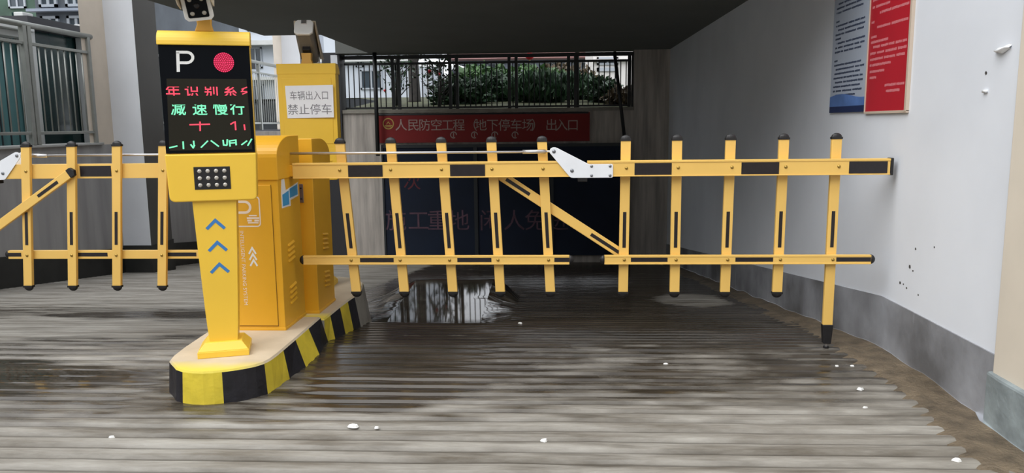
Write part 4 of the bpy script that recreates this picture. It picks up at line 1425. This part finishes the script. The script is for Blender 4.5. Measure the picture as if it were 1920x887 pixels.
def bare_tree(px, y, h, label, seed):
    x = on_y(px, 150, y).x
    t = tag(empty('bare_tree', (x, y, bank(y) - .05)), label, 'tree', 'bare young trees')
    rnd = random.Random(seed)
    tr = MB().tube([(0, 0, 0), (.02, 0, h * .25), (.04, 0, h * .5), (0.02, 0, h * .9)], [.034, .030, .022, .010], 8)
    tr.build('trunk', M['bark'], t, smooth=True)
    b = MB()
    for k in range(14):
        z = h * rnd.uniform(.18, .8)
        a = rnd.uniform(0, 6.28)
        L_ = h * rnd.uniform(.2, .45)
        p = Vector((.03, 0, z))
        q = p + Vector((math.cos(a) * L_ * .6, math.sin(a) * L_ * .5, L_ * .45))
        r_ = q + Vector((math.cos(a + .5) * L_ * .25, math.sin(a + .5) * L_ * .2, L_ * .35))
        b.tube([p, (p + q) / 2 + Vector((0, 0, -.02)), q, r_], [.014, .011, .008, .004], 6)
        b.tube([q, q + Vector((math.cos(a - .8) * L_ * .3, 0, L_ * .2))], [.007, .003], 5)
    b.build('branch', M['bark'], t, smooth=True)
    mb = MB()
    leaves(mb, 240, (.42, .4, .45), h * .7, .07, seed)
    mb.build('foliage', M['leaf_dark'], t)


bare_tree(741, 14.2, 1.05, 'bare young tree left of the thick trunk', 31)
bare_tree(822, 13.45, 1.0, 'bare young tree right of the thick trunk', 32)
for px, py, y, r, lb in ((805, 134, 13.2, .036, 'small red lantern in the bare tree right of the trunk'), (823, 139, 13.25, .026, 'smallest red lantern hanging right of its neighbour'), (722, 170, 14.05, .028, 'low red lantern in the bare tree left of the trunk'), (993, 105, 15.5, .085, 'large red lantern above the dark shrubs')):
    p = on_y(px, py, y)
    t = tag(empty('red_lantern', tuple(p)), lb, 'lantern', 'red lanterns')
    MB().ball((0, 0, 0), r, 12, 8, .85).build('lantern_body', M['lantern'], t, smooth=True)
    MB().tube([(0, 0, r * .8), (0, 0, r * 3.5)], r * .06, 6).tube([(0, 0, -r * .8), (0, 0, -r * 1.5)], r * .2, 6).build('cord', M['gold_ink'], t)


# ------------------------------------------------------------------ buildings beyond
def building(name, x0, x1, y, z0, z1, m, label, wins=(), depth=6.0, bands=(), band_mat=None):
    """plain block with real windows; wins: (x, z, w, h) on the front"""
    cx = (x0 + x1) / 2
    t = tag(empty(name, (cx, y, z0)), label, 'building')
    off = (cx, y, z0)
    MB().box(x0, x1, y, y + depth, z0, z1).build('wall', m, t, off)
    for x, z, w, h in wins:
        f = MB().box(x, x + w, y - .06, y, z, z + .06).box(x, x + w, y - .06, y, z + h - .06, z + h).box(x, x + .06, y - .06, y, z, z + h).box(x + w - .06, x + w, y - .06, y, z, z + h).box(x + w / 2 - .03, x + w / 2 + .03, y - .05, y, z, z + h)
        fr = f.build('window', M['window_frame'], t, off)
        MB().box(x + .03, x + w - .03, y - .02, y + .01, z + .03, z + h - .03).build('pane', M['window_glass'], fr, off)
    for z, h, d in bands:
        MB().box(x0 - .1, x1 + .1, y - d, y, z, z + h).build('cornice', band_mat or m, t, off)
    return t


P = lambda px, py, y: on_y(px, py, y)
yb = 30.0
a, b = P(610, 150, yb), P(790, 150, yb)
w1, w2 = P(668, 131, yb), P(677, 168, yb)
building('apartment_block', a.x, b.x, yb, 1.9, 9.5, M['pale_wall'], 'pale blue-white block at the left end of the long opening',
         [(w2.x, w2.z, .85, .75), (w1.x, w1.z + .1, .3, .9), (P(695, 165, yb).x + .8, w2.z, .5, .7), (w2.x, w2.z + 3.2, .85, .9), (w2.x + 1.6, w2.z + 3.2, .85, .9)],
         bands=[(P(700, 116, yb).z, .12, .25), (6.5, .2, .3)], band_mat=M['white_post'])
yb = 26
a, b = P(1112, 150, yb), P(1260, 150, yb)
building('shop_building', a.x, b.x, yb, 1.9, 8.5, M['cream_wall'], 'cream white block at the right end of the long opening',
         [(a.x + .12, P(1120, 122, yb).z, .7, .25), (a.x + .12, P(1120, 134, yb).z, .7, .12)], bands=[(P(1100, 112, yb).z - .05, .05, .15)])
yb = 36
a, b = P(845, 150, yb), P(1012, 150, yb)
building('roofed_hall', a.x, b.x + 3.0, yb, 2.0, P(900, 112, yb).z, M['blue_wall'], 'long low hall with a dusty pink roof behind the shrubs',
         [(a.x + .4 + 1.3 * k, P(900, 135, yb).z, .8, .4) for k in range(5)], bands=[(P(900, 114, yb).z, .45, .5)], band_mat=M['pink_wall'])
hall = [o for o in bpy.data.objects if o.name.startswith('roofed_hall')][0]
MB().prism([(yb - .6, P(900, 112, yb).z), (yb + 3, P(900, 112, yb).z + 1.2), (yb + 6.5, P(900, 112, yb).z)], 'x', a.x - .2, b.x + 3.2).build('roof', M['pink_wall'], hall, tuple(hall.location))
# white awning
ya = 22
a, b, c = P(780, 118, ya), P(845, 121, ya), P(848, 129, ya)
t = tag(empty('awning', ((a.x + b.x) / 2, ya, 2.0)), 'sloping white awning between the trunk and the shrubs', 'awning')
off = tuple(t.location)
MB().hexa([(a.x, ya, a.z), (b.x, ya, c.z + .08), (b.x + .4, ya + 1.8, c.z + .12), (a.x, ya + 1.8, a.z + .35)], [(a.x, ya, a.z - .08), (b.x, ya, c.z - .02), (b.x + .4, ya + 1.8, c.z + .04), (a.x, ya + 1.8, a.z + .27)]).build('sheet', M['awning'], t, off)
for x in (a.x + .05, b.x - .05):
    for yy in (ya + .05, ya + 1.7):
        MB().tube([(x, yy, 2.0), (x, yy, c.z + .03)], .03, 8).build('leg', M['white_post'], t, off)

# ---- left side, beyond the retaining wall
XS = WL - 0.75
t = tag(empty('sheet_shed', (XS, 8.5, 1.0)), 'teal and dark green sheeted shed behind the left railing', 'shed')
off = (XS, 8.5, 1.0)


def yx(px, py, x):
    return on_x(px, py, x).y


yA, yB_ = yx(40, 150, XS), yx(54, 150, XS)
MB().box(XS - .04, XS, 5.0, yA, 1.0, 2.62).build('teal_panel', M['teal'], t, off)
mb = MB()
yy = 5.15
while yy < yA:
    mb.box(XS, XS + .012, yy - .008, yy + .008, 1.0, 2.50)
    yy += .16
mb.build('panel_rib', M['hoarding_frame'], t, off)
MB().box(XS, XS + .03, 5.0, yA - .02, 2.36, 2.40).box(XS, XS + .03, 5.0, yA - .02, 2.58, 2.62).box(XS, XS + .03, yA - .06, yA - .02, 2.36, 2.62).build('panel_frame', M['white_post'], t, off)
MB().box(XS - .04, XS, yA, 16.0, 1.0, 2.75).build('dark_panel', M['teal_dark'], t, off)
for px in (56, 163):
    y_ = yx(px, 150, XS + .08)
    MB().box(XS + .02, XS + .14, y_ - .10, y_ + .10, 1.0, 2.75).build('column', M['white_post'], t, off, bevel=.01)
# roofs: white coping slabs near, dark roof edge further along
e1, e2 = on_x(-20, 40, XS + .25), on_x(60, 48, XS + .25)
MB().box(XS - 1.2, XS + .28, 4.5, e2.y, e1.z - .04, e1.z + .06).box(XS - 1.2, XS + .20, 4.5, e2.y - .1, e1.z - .12, e1.z - .04).build('roof_slab', M['white_post'], t, off, bevel=.01)
e3 = on_x(100, 52, XS + .2)
MB().box(XS - 1.2, XS + .20, e2.y, 17.0, e3.z - .05, e3.z + .09).build('roof_edge', M['roof_dark'], t, off)

yb = 17.5
a, b = P(68, 30, yb), P(170, 30, yb)
wins = []
for i in range(4):
    for k in range(3):
        wins.append((a.x + .12 + .62 * i, 3.42 + .62 * k, .42, .42))
building('slate_block', a.x, b.x + 1.0, yb, 1.0, 9, M['slate_wall'], 'slate grey block with windows above the shed, left of the pillar', wins, bands=[(3.93, .06, .2), (3.28, .06, .2)], band_mat=M['blue_wall'])
yb = 26
a, b = P(-160, 20, yb), P(72, 20, yb)
building('netted_block', a.x - 3, b.x, yb, 1.0, 9, M['green_wall'], 'block wrapped in green mesh at the top left corner', [(b.x - 1.0 - 1.1 * i, 5.35, .6, .9) for i in range(3)], bands=[(4.85, .08, .1)], band_mat=M['white_post'])
yb = 32
a, b = P(296, 30, yb), P(520, 30, yb)
wins = []
for i in range(5):
    for k in range(5):
        wins.append((a.x + .3 + i * 1.15, 2.2 + 1.5 * k, .55, .85))
building('terrace_block', a.x - .4, b.x + .6, yb, 1.0, 11, M['pale_wall'], 'pale block with cornices behind the lit kiosk', wins, bands=[(4.6, .18, .5), (6.9, .18, .5), (3.2, .12, .4)], band_mat=M['white_post'])
